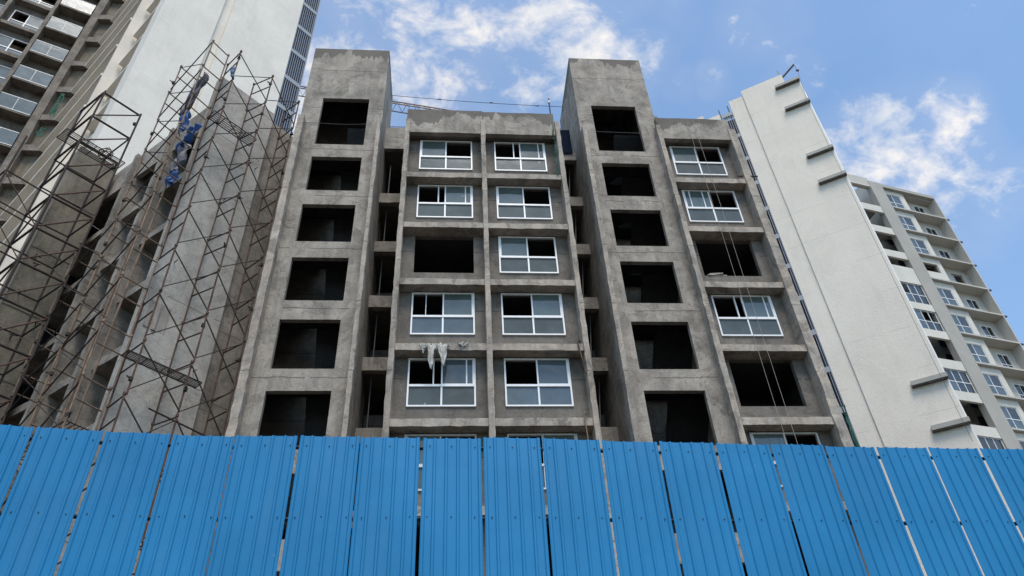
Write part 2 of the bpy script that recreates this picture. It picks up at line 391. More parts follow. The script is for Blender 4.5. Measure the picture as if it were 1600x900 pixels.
# stair towers: front wall with tall openings, side walls
TOPS = [30.04, 25.87, 22.92, 20.01, 17.04, 14.08, 11.14, 8.2, 5.25]
BOTS = [26.71, 23.76, 20.85, 17.91, 14.95, 12.00, 9.1, 6.1, 3.2]
def tower(x0, x1, ox0, ox1, ztop, yback, name='stair_tower_wall'):
    yback0 = yback
    mb = MB(); w = .2
    zt = ztop+Z0
    bq(mb, x0, ox0, YTW, YTW+w, ZG, zt); bq(mb, ox1, x1, YTW, YTW+w, ZG, zt)
    prev = zt
    for a, b_ in zip(TOPS, BOTS):
        bq(mb, ox0, ox1, YTW, YTW+w, a+Z0, prev); prev = b_+Z0
    bq(mb, ox0, ox1, YTW, YTW+w, ZG, prev)
    # sides and back above, then below
    bq(mb, x0, x0+w, YTW+w, yback, ZG, zt); bq(mb, x1-w, x1, YTW+w, yback, ZG, zt)
    bq(mb, x0+w, x1-w, yback-w, yback, ZG, zt)
    o = mb.build(name, M['concrete_tower'], bld)
    ins = MB()
    bq(ins, x0+w, x1-w, YTW+w, yback-w, zt-.2, zt-.002)
    o2 = ins.build('roof_slab', M['concrete'], bld)
    for b_ in BOTS:      # landings, half landings and flights, dimly seen within
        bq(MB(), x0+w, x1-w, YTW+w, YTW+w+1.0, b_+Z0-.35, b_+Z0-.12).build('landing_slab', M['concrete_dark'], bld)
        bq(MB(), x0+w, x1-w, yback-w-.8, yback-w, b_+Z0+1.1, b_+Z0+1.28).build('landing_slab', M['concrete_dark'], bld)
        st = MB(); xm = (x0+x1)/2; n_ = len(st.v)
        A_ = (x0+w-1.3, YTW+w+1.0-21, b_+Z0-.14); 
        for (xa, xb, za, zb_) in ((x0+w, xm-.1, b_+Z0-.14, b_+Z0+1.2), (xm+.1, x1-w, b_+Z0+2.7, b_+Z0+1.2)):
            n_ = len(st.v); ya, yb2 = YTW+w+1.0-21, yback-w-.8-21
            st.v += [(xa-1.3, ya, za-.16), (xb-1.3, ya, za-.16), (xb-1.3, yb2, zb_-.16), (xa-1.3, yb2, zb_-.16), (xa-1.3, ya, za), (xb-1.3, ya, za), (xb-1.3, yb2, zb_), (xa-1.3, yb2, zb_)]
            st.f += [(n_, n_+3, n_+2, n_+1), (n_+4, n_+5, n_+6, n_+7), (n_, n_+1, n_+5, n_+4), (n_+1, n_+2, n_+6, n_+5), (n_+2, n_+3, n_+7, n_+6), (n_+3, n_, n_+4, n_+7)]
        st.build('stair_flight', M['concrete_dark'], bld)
    return o
tower(-6.82, -3.20, -5.98, -3.88, 34.13, 24.3)
tower(5.76, 9.36, 6.45, 8.56, 34.0, 25.3)
# small shoulder on the right tower
mb = MB(); bq(mb, 9.36, 9.62, 21.6, 24.5, 28.7+Z0, 29.6+Z0); mb.build('roof_shoulder', M['concrete'], bld)

# bays with floor bands, window wall
def pane_box(x0, x1, y0, z0, z1): return MB().box(x0, x1, y0, y0+.012, z0, z1)
WBARS = .055
def window(cx, z0, kind, w=2.27, h=1.90, dirty=False):
    """frame part; glass panes as sub-parts. kind: 'LG' left sash glazed & right open, 'RG' the reverse, with a slid sash 's'"""
    root = MB(); x0, x1 = -w/2, w/2; tz = .77; f = WBARS; d0, d1 = -.05, .03
    root.box(x0, x0+f, d0, d1, 0, h).box(x1-f, x1, d0, d1, 0, h)
    root.box(x0+f, x1-f, d0, d1, 0, f).box(x0+f, x1-f, d0, d1, h-f, h)
    root.box(x0+f, x1-f, d0-.01, d1, tz, tz+.085)
    root.box(-.03, .03, d0+.003, d1-.003, f, tz)
    up0, up1 = tz+.085, h-f
    s = -1 if 'L' in kind else 1
    gx0, gx1 = (x0+f, .02) if s < 0 else (-.02, x1-f)
    shift = .0
    if 's' in kind: shift = -.28 if s > 0 else .28
    # sliding sash
    a, b2 = gx0, gx1
    sf = .05
    root.box(a, a+sf, d0+.004, d1-.006, up0, up1).box(b2-sf, b2, d0+.004, d1-.006, up0, up1)
    root.box(a+sf, b2-sf, d0+.004, d1-.006, up0, up0+.03)
    if 's' in kind:      # the second sash parked partly over the first
        k = b2-.27 if s > 0 else a+.22
        root.box(k, k+.045, d0+.008, d1-.01, up0, up1)
        k2 = -.30
        root.box(k2, k2+.045, d0+.008, d1-.01, up0, up1)
    if 'p' in kind: root.box(x0+f+.45, x0+f+.475, d0+.02, d1-.01, up0, up1)
    o = root.build('window', M['frame_dirty'] if dirty else M['frame'], bld)
    o.location = Vector((cx, YWIN, z0))-OFF
    lo = MB(); lo.box(x0+f, -.03, -.012, 0, f, tz); p = lo.build('pane', M['glass_blue'] if 'b' in kind else M['glass_lower'], o)
    lo = MB(); lo.box(.03, x1-f, -.012, 0, f, tz); p = lo.build('pane', M['glass_blue'] if 'B' in kind else M['glass_lower'], o)
    hi = MB(); hi.box(a+sf, b2-sf, -.02, -.008, up0+.03, up1); p = hi.build('pane', M['glass_blue'] if 'U' in kind else M['glass_upper'], o)
    return o
def bay(x0, x1, ox0, ox1, kinds, kmin=-4, ztop_band=27.36, par_top=28.8, par_x=None):
    """x0..x1 clear between fins; opening ox0..ox1; kinds for storeys k = 0..4 (None = open hole)"""
    kmax = 5
    wall = MB()
    for k in range(kmin, kmax):
        zb = ZB(k); zs = zb+.98 if k > kmin else ZG; ze = ZB(k+1)
        if k == kmin:
            bq(wall, x0, x1, YWIN, YWIN+.2, ZG, ZB(kmin)+.98); zs = ZB(kmin)+.98
        else: bq(wall, ox0, ox1, YWIN, YWIN+.2, zb-.0, zs)
        bq(wall, x0, ox0, YWIN, YWIN+.2, zs if k == kmin else zb, ze); bq(wall, ox1, x1, YWIN, YWIN+.2, zs if k == kmin else zb, ze)
        bq(wall, ox0, ox1, YWIN, YWIN+.2, ze-.05, ze)
    wall.build('recessed_wall', M['concrete_shaded'], bld)
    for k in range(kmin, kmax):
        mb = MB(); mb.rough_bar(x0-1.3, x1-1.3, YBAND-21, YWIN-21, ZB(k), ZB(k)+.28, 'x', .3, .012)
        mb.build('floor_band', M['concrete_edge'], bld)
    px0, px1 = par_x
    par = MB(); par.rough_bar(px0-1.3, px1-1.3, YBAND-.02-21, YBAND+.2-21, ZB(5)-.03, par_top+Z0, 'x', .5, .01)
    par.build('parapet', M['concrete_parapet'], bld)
    top = MB(); bq(top, px0+.002, px1-.002, YBAND+.2, 27.5, ZB(5)+.05, ZB(5)+.3); top.build('roof_slab', M['concrete_shaded'], bld)
    for k, kd in kinds.items():
        if kd: window((ox0+ox1)/2, ZB(k)+.98, kd, ox1-ox0, 1.915, dirty=(k < 0))
bay(-1.91, 1.20, -1.45, .82, {4: 'L', 3: 'Rs', 2: None, 1: 'RpbB', 0: 'RsU', -1: 'L'}, par_x=(-2.06, 1.29), par_top=28.85)
bay(1.39, 4.53, 1.79, 4.04, {4: 'Rs', 3: 'L', 2: 'L', 1: 'R', 0: 'RUbB', -1: 'R'}, par_x=(1.292, 4.50), par_top=28.78)
bay(9.35, 12.46, 9.71, 12.0, {4: 'L', 3: 'Ls', 2: None, 1: 'Rs', 0: None, -1: 'L'}, par_x=(9.22, 12.62), par_top=28.7)

# rooms behind: slabs, cross walls, back wall
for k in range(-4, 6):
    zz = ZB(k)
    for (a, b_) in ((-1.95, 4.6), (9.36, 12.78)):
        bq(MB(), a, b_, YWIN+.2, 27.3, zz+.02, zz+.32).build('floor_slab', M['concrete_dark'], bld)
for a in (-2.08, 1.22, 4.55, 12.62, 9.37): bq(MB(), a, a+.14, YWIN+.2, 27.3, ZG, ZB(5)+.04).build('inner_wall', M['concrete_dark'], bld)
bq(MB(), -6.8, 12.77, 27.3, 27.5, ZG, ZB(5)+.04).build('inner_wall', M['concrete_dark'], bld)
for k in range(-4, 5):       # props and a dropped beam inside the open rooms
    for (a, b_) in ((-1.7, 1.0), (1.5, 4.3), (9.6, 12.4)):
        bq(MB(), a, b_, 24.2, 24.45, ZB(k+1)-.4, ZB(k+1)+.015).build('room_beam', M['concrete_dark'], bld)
# light wells either side of the centre bays
def well(x0, x1, left):
    yb = 23.0
    for k in range(-4, 5):
        z = 16.0+FLOOR*(k-1)+Z0
        wb = MB(); wb.rough_bar(x0-1.3, x1-1.3, yb-21, yb+.25-21, z, z+.58, 'x', .3, .008); wb.build('well_beam', M['concrete'], bld)
    wb = MB()
    if left: bq(wb, x0, x1, yb, yb+.2, 28.5+Z0, 30.05+Z0)
    else: bq(wb, x0, x1, yb, yb+.25, 27.95+Z0, 28.5+Z0)
    wb.build('well_beam', M['concrete'], bld)
    for k in range(-4, 5):
        z = 16.0+FLOOR*(k-1)+Z0; inn = MB()
        bq(inn, x0, x1, yb+.26, 27.2, z+.1, z+.35)
        bq(inn, x0+.05, x1-.05, yb+1.5, yb+1.8, z+1.45, z+2.0)
        inn.build('well_slab', M['concrete_shaded'], bld)
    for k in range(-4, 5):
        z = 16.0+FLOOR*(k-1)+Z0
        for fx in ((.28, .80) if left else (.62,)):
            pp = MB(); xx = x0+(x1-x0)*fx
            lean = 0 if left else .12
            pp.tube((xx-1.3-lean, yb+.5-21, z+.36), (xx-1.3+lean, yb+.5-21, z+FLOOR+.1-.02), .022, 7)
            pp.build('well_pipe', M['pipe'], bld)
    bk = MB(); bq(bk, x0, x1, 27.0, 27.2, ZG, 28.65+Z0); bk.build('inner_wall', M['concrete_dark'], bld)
    rf = MB(); bq(rf, x0+.003, x1-.003, yb+.255, 27.5, 28.66+Z0, 28.8+Z0); rf.build('roof_slab', M['concrete_shaded'], bld)
    fb = MB(); bq(fb, x0+.02, x1-.02, 24.25, 24.4, ZG, 28.64+Z0) if False else None
    # wall in the flank of the centre block, seen past the fin
    return
well(-3.20, -2.10, True)
well(4.72, 5.76, False)
for (a, b_, y0_, y1_) in ((-2.10, -1.95, YWIN+.05, 27.3), (4.57, 4.71, YWIN+.05, 27.3), (-3.4, -3.19, 24.29, 27.3), (5.75, 5.95, 25.29, 27.3)):
    bq(MB(), a, b_, y0_, y1_, ZG, 28.67+Z0).build('flank_wall', M['concrete'], bld)
# pale duct boxes in the right well
for k in (1, 2, 3, 4, 0):
    z = 16.0+FLOOR*(k-1)+Z0
    d = MB(); d.box(4.78-1.3, 5.25-1.3, 23.6-21, 24.1-21, z+1.25, z+1.75)
    o = d.build('duct_box', M['concrete'], bld)
    h = MB(); h.tube((5.06-1.3, 23.6-21+.005, z+1.5), (5.06-1.3, 23.58-21, z+1.5), .09, 12); h.build('dark_vent_disc', M['black'], o)  # black disc on the box front, coloured as the shade inside a hole
# rebar comb on the low roof wall
rb = MB()
for i in range(12): rb.tube((-3.02+.075*i-1.3, 23.1-21, 30.0+Z0), (-3.02+.075*i-1.3, 23.1-21, 30.28+Z0), .012, 5)
rb.tube((-3.05-1.3, 23.1-21, 30.27+Z0), (-2.15-1.3, 23.1-21, 30.27+Z0), .014, 5)
rb.build('rebar_comb', M['rust'], bld)
# starter bars, hooks and cut ends that stick out of the facade
for (x, z) in ((1.3, 28.2), (-3.25, 28.1), (5.8, 28.0), (9.25, 28.15), (-4.85, 30.15)):
    h = MB(); h.polyline([(x-1.3, -.01, z+Z0-.1), (x-1.3, -.02, z+Z0+.22), (x-1.3+.05, -.02, z+Z0+.3)], .010, 5); h.build('starter_bar', M['rust'], bld)

# panel whose dark colour stands for the shaded opening atop the right well
s = MB(); s.box(-.46, .44, -.01, .01, -.12, 1.62)
o = s.build('dark_opening_panel', M['opening_dark']); o.location = (5.18, 22.93, 28.5+Z0+.0); tag(o, 'dark navy panel standing for the shaded opening left of the right hand stair tower roof', 'sheet')

# ------------------------------------------------------------------ small things on the main building
def cloth_strip(name, pts_top, drops, mat, label, cat, thick=.012, seed=1, parent=None):
    """ragged hanging cloth: columns under a top line, with folds; built in world coordinates round its first point"""
    rnd = random.Random(seed); base = Vector(pts_top[0]); n = len(pts_top); rows = 9
    mb = MB(); idx = []
    for side in (0, 1):
        for i, (p, dr) in enumerate(zip(pts_top, drops)):
            p = Vector(p)-base
            for j in range(rows+1):
                f = j/rows
                q = Vector((p.x+rnd.uniform(-.03, .03)*f if side == 0 else 0, 0, 0))
                if side == 0:
                    v = Vector((p.x+math.sin(f*6+i*1.7)*.03*f+rnd.uniform(-.02, .02)*f, p.y-.06*math.sin(i*2.1+f*2)-rnd.uniform(0, .04), p.z-dr*f))
                    idx.append(v); mb.v.append(tuple(v))
                else:
                    v = idx[i*(rows+1)+j]+Vector((0, thick, 0)); mb.v.append(tuple(v))
    K = n*(rows+1)
    for i in range(n-1):
        for j in range(rows):
            a = i*(rows+1)+j; b_ = a+rows+1
            mb.f.append((a, b_, b_+1, a+1)); mb.f.append((K+a, K+a+1, K+b_+1, K+b_))
    for i in range(n-1):
        for j in (0, rows):
            a = i*(rows+1)+j; b_ = a+rows+1; mb.f.append((a, b_, K+b_, K+a))
    for j in range(rows):
        for i in (0, n-1):
            a = i*(rows+1)+j; mb.f.append((a, a+1, K+a+1, K+a))
    o = mb.build(name, mat, None, True); o.location = base
    return tag(o, label, cat)
zc = ZB(1)+.18
xs = [-1.05+.043*i for i in range(24)]
dr = [.08, .22, .36, .40, .14, .10, .20, .62, .98, 1.02, .90, .34, .12, .12, .10, .48, .66, .70, .86, .82, .42, .12, .16, .08]
cloth_strip('rag', [(x, YBAND-.06, zc+.04*math.sin(i*1.3)) for i, x in enumerate(xs)], dr, M['rag'], 'torn dirty white rag hanging off the band above the lowest left window', 'rag', seed=3)
xs = [.16+.06*i for i in range(8)]
cloth_strip('rag', [(x, YBAND-.05, zc+.13-.01*i) for i, x in enumerate(xs)], [.05, .07, .1, .12, .16, .1, .12, .05], M['rag'], 'small scrap of white cloth lying on the band edge right of the torn hanging rag', 'rag', seed=5)

# ropes on the right bay
def rope(a, b, r, label, grp=None, name='rope', mat=None):
    a = Vector(a); b = Vector(b); mb = MB(); pts = []
    for i in range(13):
        f = i/12; p = a.lerp(b, f)-a; p.x += .02*math.sin(f*9); pts.append(p)
    mb.polyline(pts, r); o = mb.build(name, mat or M['rope']); o.location = a
    return tag(o, label, 'rope', grp)
rope((10.62, 20.93, 28.7+Z0), (10.62, 20.90, .3), .0075, 'left one of the two thin pale ropes down the right hand window bay', 'ropes down the right window bay')
rope((10.92, 20.93, 28.7+Z0), (10.98, 20.90, .3), .0075, 'right one of the two thin pale ropes down the right hand window bay', 'ropes down the right window bay')
# planks lying in the open hole of the right bay
p = thing('plank_stack', (9.95, 21.58, ZB(2)+.98), 0, 'short pale planks stacked on the sill of the upper open hole in the right bay', 'planks')
for i, (dx, dz, L_, a) in enumerate(((.0, .0, .75, .05), (.05, .035, .55, -.12), (.12, .12, .42, .02), (.3, .0, .6, .25))):
    q = MB().box(-.02, L_, -.07, .07, .01, .045).build('plank', M['plank'], p); q.location = (dx-.1, i*.04-.05, dz); q.rotation_euler = (0, -.05*i, a)
# rods
def rod(name, a, b, r, mat, label, cat, hook=False):
    a = Vector(a); b = Vector(b); mb = MB(); mb.tube((0, 0, 0), b-a, r, 8)
    if hook: mb.polyline([(0, 0, 0), (.06, -.03, .08), (.12, 0, .02)], r, 6)
    o = mb.build(name, mat); o.location = a; return tag(o, label, cat)
rod('bent_rod', (4.33, 20.98, ZB(1)+.28), (4.48, 20.96, ZB(1)-1.0), .028, M['rust'], 'rusty bent rod hanging right of the lowest right centre window', 'rod', True)
rod('bent_rod', (4.25, 20.98, ZB(0)+.33), (4.30, 20.95, ZB(0)-1.2), .022, M['rust_pale'], 'pale bent rod hanging from the lowest centre band just over the fence', 'rod', True)
rod('steel_bar', (12.30, 21.2, 24.95+Z0), (12.95, 20.85, 24.55+Z0), .03, M['rust_dark'], 'dark bar poking out of the right edge pier near the top window', 'rod')
a = thing('roof_aerial', (4.42, 21.15, 28.78+Z0), 0, 'thin dark mast standing on the centre parapet beside the right stair tower', 'mast')
MB().tube((0, 0, 0), (0, 0, 1.35), .03, 7).build('mast', M['black'], a)
MB().box(-.05, .05, -.03, .03, 1.02, 1.2).build('clamp', M['steel'], a)
def netstrip(name, loc, w, h, label, seed=2, rz=0):
    rnd = random.Random(seed); mb = MB(); nx, nz = 4, max(4, int(h/.3))
    for i in range(nx+1):
        for j in range(nz+1):
            mb.v.append((w*(i/nx)+rnd.uniform(-.03, .03), rnd.uniform(-.05, .02), h*j/nz))
    for i in range(nx):
        for j in range(nz):
            if rnd.random() < .22: continue
            a_ = i*(nz+1)+j; mb.f.append((a_, a_+nz+1, a_+nz+2, a_+1))
    o = mb.build(name, M['net']); o.location = loc; o.rotation_euler.z = rz
    md = o.modifiers.new('s', 'SOLIDIFY'); md.thickness = .01
    return tag(o, label, 'safety net')
netstrip('safety_net', (4.36, 20.98, 24.6+Z0), .09, 3.2, 'narrow green net strip beside the top right window of the centre bays', 3)
netstrip('safety_net', (12.84, 20.98, 8.0+Z0), .12, 5.2, 'green net hanging along the right edge pier just above the fence', 4)

# cable strung between the stair towers
cb = MB(); pa = Vector((-3.15, 23.0, 0)); 
A = px_az(611, 149, 24.2); B_ = px_az(879, 167, 24.8)
pts = []
for i in range(17):
    f = i/16; q = A.lerp(B_, f)-A; q.z -= .10*math.sin(math.pi*f); pts.append(q)
cb.polyline(pts, .014)
for f in (.28, .58, .85): 
    q = (B_-A)*f; cb.tube(q+Vector((-.09, 0, -.06)), q+Vector((.09, 0, -.06)), .028, 7)
o = cb.build('cable', M['black']); o.location = A; tag(o, 'thin dark cable with clamps strung between the tops of the two stair towers', 'cable')
A = px_az(500, 190, 22.0)
cb = MB(); cb.polyline([(0, 0, 0), (.9, 0, -.06), (1.8, 0, -.09), (2.9, 0, .0)], .010)
o = cb.build('cable', M['pipe']); o.location = (-6.52, 21.36, 28.15+Z0); tag(o, 'thin wire slung across the top hole of the left stair tower', 'cable')
cb = MB(); cb.polyline([(0, 0, 0), (.8, 0, -.03), (2.1, 0, -.05)], .012)
o = cb.build('cable', M['pipe']); o.location = (6.45, 21.38, 28.05+Z0); tag(o, 'thin rod across the top hole of the right stair tower', 'cable')

# tower crane far behind: jib crosses behind the centre parapet
cr = thing('tower_crane', (-2.0, 62, 0), 0, 'tower crane with lattice jib passing low behind the centre roof', 'crane')
jA = px_az(470, 136, z=62*1.3+0) ; 
def jibpt(px, py, Y=58.0):
    r = RC @ Vector((px-800, 450-py, -1200)); s_ = Y/r.y; return Vector((r.x*s_, Y, CAMZ+r.z*s_))
u0, u1 = jibpt(484, 137), jibpt(700, 172)
l0 = jibpt(484, 146)
hgt = (u0-l0).length
base = Vector(cr.location)
dirj = (u1-u0).normalized()
start = u0-dirj*6; L_ = (u1-u0).length+22
jb = MB(); nb = int(L_/1.25)
up = Vector((0, 0, 1))
for i in range(nb+1):
    p0 = start+dirj*(L_*i/nb)-base; p1 = start+dirj*(L_*(i+1)/nb)-base
    tz = 1.0 if i < nb*.5 else 1.0
    ba, bb = p0-up*hgt+Vector((0, .6, 0)), p0-up*hgt-Vector((0, .6, 0))
    ba1, bb1 = p1-up*hgt+Vector((0, .6, 0)), p1-up*hgt-Vector((0, .6, 0))
    if i < nb:
        jb.tube(p0, p1, .09, 5); jb.tube(ba, ba1, .08, 5); jb.tube(bb, bb1, .08, 5)
        mid = (p0+p1)/2
        for q in (ba, bb): jb.tube(q, mid, .035, 4)
        for q in (ba1, bb1): jb.tube(mid, q, .035, 4)
jb.build('jib', M['crane'], cr)
mk = MB(); mp = start+dirj*(L_*.80)-base
for sx in (-.8, .8):
    for sy in (-.8, .8): mk.tube((mp.x+sx, mp.y+sy, 0), (mp.x+sx, mp.y+sy, mp.z-1.0), .09, 5)
zz = 0
while zz < mp.z-3:
    mk.tube((mp.x-.8, mp.y-.8, zz), (mp.x+.8, mp.y-.8, zz+2), .05, 4); mk.tube((mp.x+.8, mp.y+.8, zz), (mp.x-.8, mp.y+.8, zz+2), .05, 4); zz += 2
mk.build('mast', M['crane'], cr)
MB().box(mp.x-.7, mp.x+.7, mp.y-2, mp.y-.9, mp.z-3.2, mp.z-1.4).build('cab', M['frame_dirty'], cr)

# ------------------------------------------------------------------ fence
fx = [(-42, 660.2, 0), (55.7, 668, .034), (164, 674.3, .045), (270, 678.7, .036), (368.5, 682, .020), (468, 682.5, .042), (563.7, 683.5, .014), (659, 684, .045), (752.8, 685, .036), (845, 686, .038),
      (937.7, 688.5, .036), (1027.8, 691, .036), (1115.7, 693, .036), (1201.8, 695, .036), (1286.8, 697, .034), (1366.5, 699, .036), (1448, 700, .034), (1528.5, 701.3, .034), (1606, 702.2, .03)]
HF = 5.85
jn = [px_az(x, y, z=HF+Z0) for x, y, _ in fx]
gaps = [g_ for _, _, g_ in fx]
d0 = (jn[1]-jn[2]); d1 = (jn[-1]-jn[-2])
left_extra = [jn[0]+d0*k for k in (3, 2, 1)]; right_extra = [jn[-1]+d1*k for k in (1, 2, 3)]
jn = left_extra+jn+right_extra; gaps = [.03, .03, .03]+gaps+[.03, .03, .03]
fence = thing('sheet_metal_fence', (0, jn[8].y, 0), 0, 'tall blue corrugated metal sheet fence with narrow gaps between its panels, across the foreground', 'fence')
FB = Vector(fence.location)
def profile(w):
    """x, out-offset pairs across one sheet: five narrow trapezoid ribs"""
    pts = [(0, -.012), (.018, -.022), (.04, -.022), (.058, 0)]
    for i in range(1, 5):
        c_ = w*i/5
        if i % 2 == 0 or True:
            pts += [(c_-.026, 0), (c_-.012, -.021), (c_+.012, -.021), (c_+.026, 0)]
    pts += [(w-.058, 0), (w-.04, -.022), (w-.018, -.022), (w, -.010)]
    return pts
for i in range(len(jn)-1):
    a, b_ = Vector((jn[i].x, jn[i].y, 0)), Vector((jn[i+1].x, jn[i+1].y, 0))
    wv = (b_-a); L_ = wv.length; ux = wv.normalized(); nrm_ = Vector((ux.y, -ux.x, 0))     # toward the camera
    g0, g1 = gaps[i]*.5, gaps[i+1]*.5
    w = L_-g0-g1
    zt = HF+Z0+random.uniform(-.008, .012); tilt = random.uniform(-.006, .006)
    o_ = a+ux*g0
    pr = profile(w); mb = MB(); nz = 15; n = len(pr)
    ph = random.uniform(0, 6)
    for side in (0, 1):
        for j in range(nz+1):
            z = .05+(zt-.05)*j/nz
            for (x, y) in pr:
                wv_ = .004*math.sin(x*5+z*1.7+ph)+.003*math.sin(z*3.1+ph*2)
                off = -(y)+wv_-(.0025 if side else 0)
                p = o_+ux*(x+tilt*(z/zt))+nrm_*off+Vector((0, 0, z + (.0 if j < nz else .004*math.sin(x*9+ph))))-FB
                mb.v.append(tuple(p))
    K = n*(nz+1)
    for j in range(nz):
        for q in range(n-1):
            v = j*n+q; mb.f.append((v, v+1, v+n+1, v+n)); v += K; mb.f.append((v, v+n, v+n+1, v+1))
    for q in range(n-1):
        v = nz*n+q; mb.f.append((v, v+1, K+v+1, K+v)); v = q; mb.f.append((v+1, v, K+v, K+v+1))
    for j in range(nz):
        v = j*n; mb.f.append((v, v+n, K+v+n, K+v)); v = j*n+n-1; mb.f.append((v+n, v, K+v, K+v+n))
    pn = mb.build('sheet_panel', M['sheet'], fence)
    if i == 5 or i == 6:
        pass
    sw = MB()
    for zr in (HF+Z0-.145, HF+Z0-1.24, HF+Z0-2.4):
        for f in (.11, .5, .89):
            c_ = o_+ux*(w*f+random.uniform(-.012, .012))+Vector((0, 0, zr+random.uniform(-.01, .01)))-FB
            sw.tube(c_+nrm_*.0, c_+nrm_*.012, .0085, 7)
    sw.build('screws', M['black'], pn)
rl = None
for zr in (HF+Z0-.15, HF+Z0-1.25, HF+Z0-2.4, HF+Z0-3.6, HF+Z0-5.0):
    rl = MB()
    for a, b_ in zip(jn, jn[1:]):
        a = Vector((a.x, a.y, zr)); b_ = Vector((b_.x, b_.y, zr)); ux = (b_-a).normalized(); nr = Vector((-ux.y, ux.x, 0))
        rl.tube(a+nr*.05-FB, b_+nr*.05-FB, .032, 4)
    rl.build('rail', M['rail'], fence)
for k in range(1, len(jn), 4):
    p_ = jn[k]+Vector((.25, .14, 0)); po = MB().tube(Vector((p_.x, p_.y, 0))-FB, Vector((p_.x, p_.y, HF+Z0-.1))-FB, .045, 8)
    po.build('post', M['rail'], fence)
    br = MB().tube(Vector((p_.x, p_.y, HF+Z0-1.4))-FB, Vector((p_.x, p_.y+2.2, 0))-FB, .035, 6); br.build('back_brace', M['rail'], fence)

# ------------------------------------------------------------------ scaffolded wing on the left
def fr(P0, ang): return Matrix.Translation((P0[0], P0[1], 0)) @ Matrix.Rotation(R_(ang), 4, 'Z')
C0 = Vector((-10.235, 20.262, 0)); AU = 45.2; AL = 38.0
uR = Vector((math.cos(R_(AU)), math.sin(R_(AU)), 0)); nR = Vector((uR.y, -uR.x, 0))
dL = Vector((-math.cos(R_(AL)), math.sin(R_(AL)), 0)); nL = Vector((-math.sin(R_(AL)), -math.cos(R_(AL)), 0))
wing = thing('building_wing', C0, 0, 'bare grey concrete wing of the unfinished block, wrapped in rusty scaffolding at the left', 'building')
def sub(name, mb, mat, P0, ang, parent, base):
    """mesh in a rotated local frame (x along the wall to the right, y into the building)"""
    T = Matrix.Translation(-Vector(base)) @ fr(P0, ang)
    mb.v = [tuple(T @ Vector(v)) for v in mb.v]
    return mb.build(name, mat, parent)
# right face: plain wall (x 0..2.8), then a set-back strip
w = MB(); w.rough_bar(0, 2.78, 0, .4, 0, 29.85+Z0, 'x', .6, .012)
sub('end_wall', w, M['concrete_smooth'], C0, AU, wing, C0)
w = MB(); w.box(2.5, 5.2, .42, .7, 0, 29.8+Z0)
sub('set_back_wall', w, M['concrete'], C0, AU, wing, C0)
# left face: frame origin at its far end, x toward the corner
LL = 7.06
QL = C0+dL*LL; ANG_L = -AL
def Lx(x): return LL-x                      # distance from corner -> local x
for (a, b_, dep) in ((0.0, .22, 1.5), (2.72, 2.93, 1.5), (5.2, 5.42, 1.5)):
    w = MB(); 
    if a == 0: w.rough_bar(Lx(b_), Lx(a)-.03, .03, dep, 0, 29.3+Z0, 'z', .4, .012)
    else: w.rough_bar(Lx(b_), Lx(a), 0, dep, 0, 28.3+Z0, 'z', .35, .014)
    sub('fin', w, M['concrete'], QL, ANG_L, wing, C0)
par = MB(); par.rough_bar(-3, Lx(.25), .30, .5, ZB(5)-.3, 28.7+Z0, 'x', .6, .01); sub('parapet', par, M['concrete'], QL, ANG_L, wing, C0)
for k in range(-4, 5):
    for (a, b_) in ((.22, 2.72), (2.93, 5.2), (5.42, 10.2)):
        w = MB(); w.rough_bar(Lx(b_), Lx(a), .42, 1.5, ZB(k), ZB(k)+.36, 'x', .4, .012)
        sub('floor_band', w, M['concrete'], QL, ANG_L, wing, C0)
        s2 = MB()
        o0, o1 = Lx(b_)+.12, Lx(a)-.75
        s2.box(Lx(b_), o0, 1.5, 1.7, ZB(k), ZB(k+1)); s2.box(o1, Lx(a), 1.5, 1.7, ZB(k), ZB(k+1)); s2.box(o0, o1, 1.5, 1.7, ZB(k), ZB(k)+.75)
        sub('recessed_wall', s2, M['concrete_shaded'], QL, ANG_L, wing, C0)
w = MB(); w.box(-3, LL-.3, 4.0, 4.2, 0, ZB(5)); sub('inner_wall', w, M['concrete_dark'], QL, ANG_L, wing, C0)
sub('roof_slab', MB().box(-3, LL-.24, .52, 4.2, ZB(5)+.31, ZB(5)+.5), M['concrete_shaded'], QL, ANG_L, wing, C0)
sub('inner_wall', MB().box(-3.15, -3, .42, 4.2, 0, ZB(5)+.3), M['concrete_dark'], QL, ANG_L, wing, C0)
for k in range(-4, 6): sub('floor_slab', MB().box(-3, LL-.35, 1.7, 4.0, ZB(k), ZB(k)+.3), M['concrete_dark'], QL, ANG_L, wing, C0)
# white framed windows set in two of the recesses
for k in (0, 1, 2, 3):
    w = MB(); x0_ = Lx(2.93)-2.25; 
    w.box(x0_, x0_+.05, 1.46, 1.52, ZB(k)+.97, ZB(k+1)-.05); w.box(x0_+1.4, x0_+1.45, 1.46, 1.52, ZB(k)+.97, ZB(k+1)-.05); w.box(x0_+.05, x0_+1.4, 1.46, 1.52, ZB(k)+.97, ZB(k)+1.02); w.box(x0_+.05, x0_+1.4, 1.46, 1.52, ZB(k)+1.7, ZB(k)+1.76)
    o = sub('window', w, M['frame_dirty'], QL, ANG_L, wing, C0)
    w = MB().box(x0_+.05, x0_+.7, 1.485, 1.495, ZB(k)+1.02, ZB(k+1)-.05); sub('pane', w, M['glass_dark'], QL, ANG_L, o, C0)
# W2: the plain board-marked pier nearer on the left
Q2 = C0+dL*7.06
w = MB(); w.rough_bar(-1.64, .05, 0, 1.6, 0, 28.7+Z0, 'x', .6, .012)
sub('end_pier', w, M['concrete_board'], Q2, AU, wing, C0)
for i in range(9): sub('pour_ridge', MB().rough_bar(-1.62, .02, -.02, .0, 3+i*3.0, 3+i*3.0+.06, 'x', .3, .01), M['concrete_board'], Q2, AU, wing, C0)

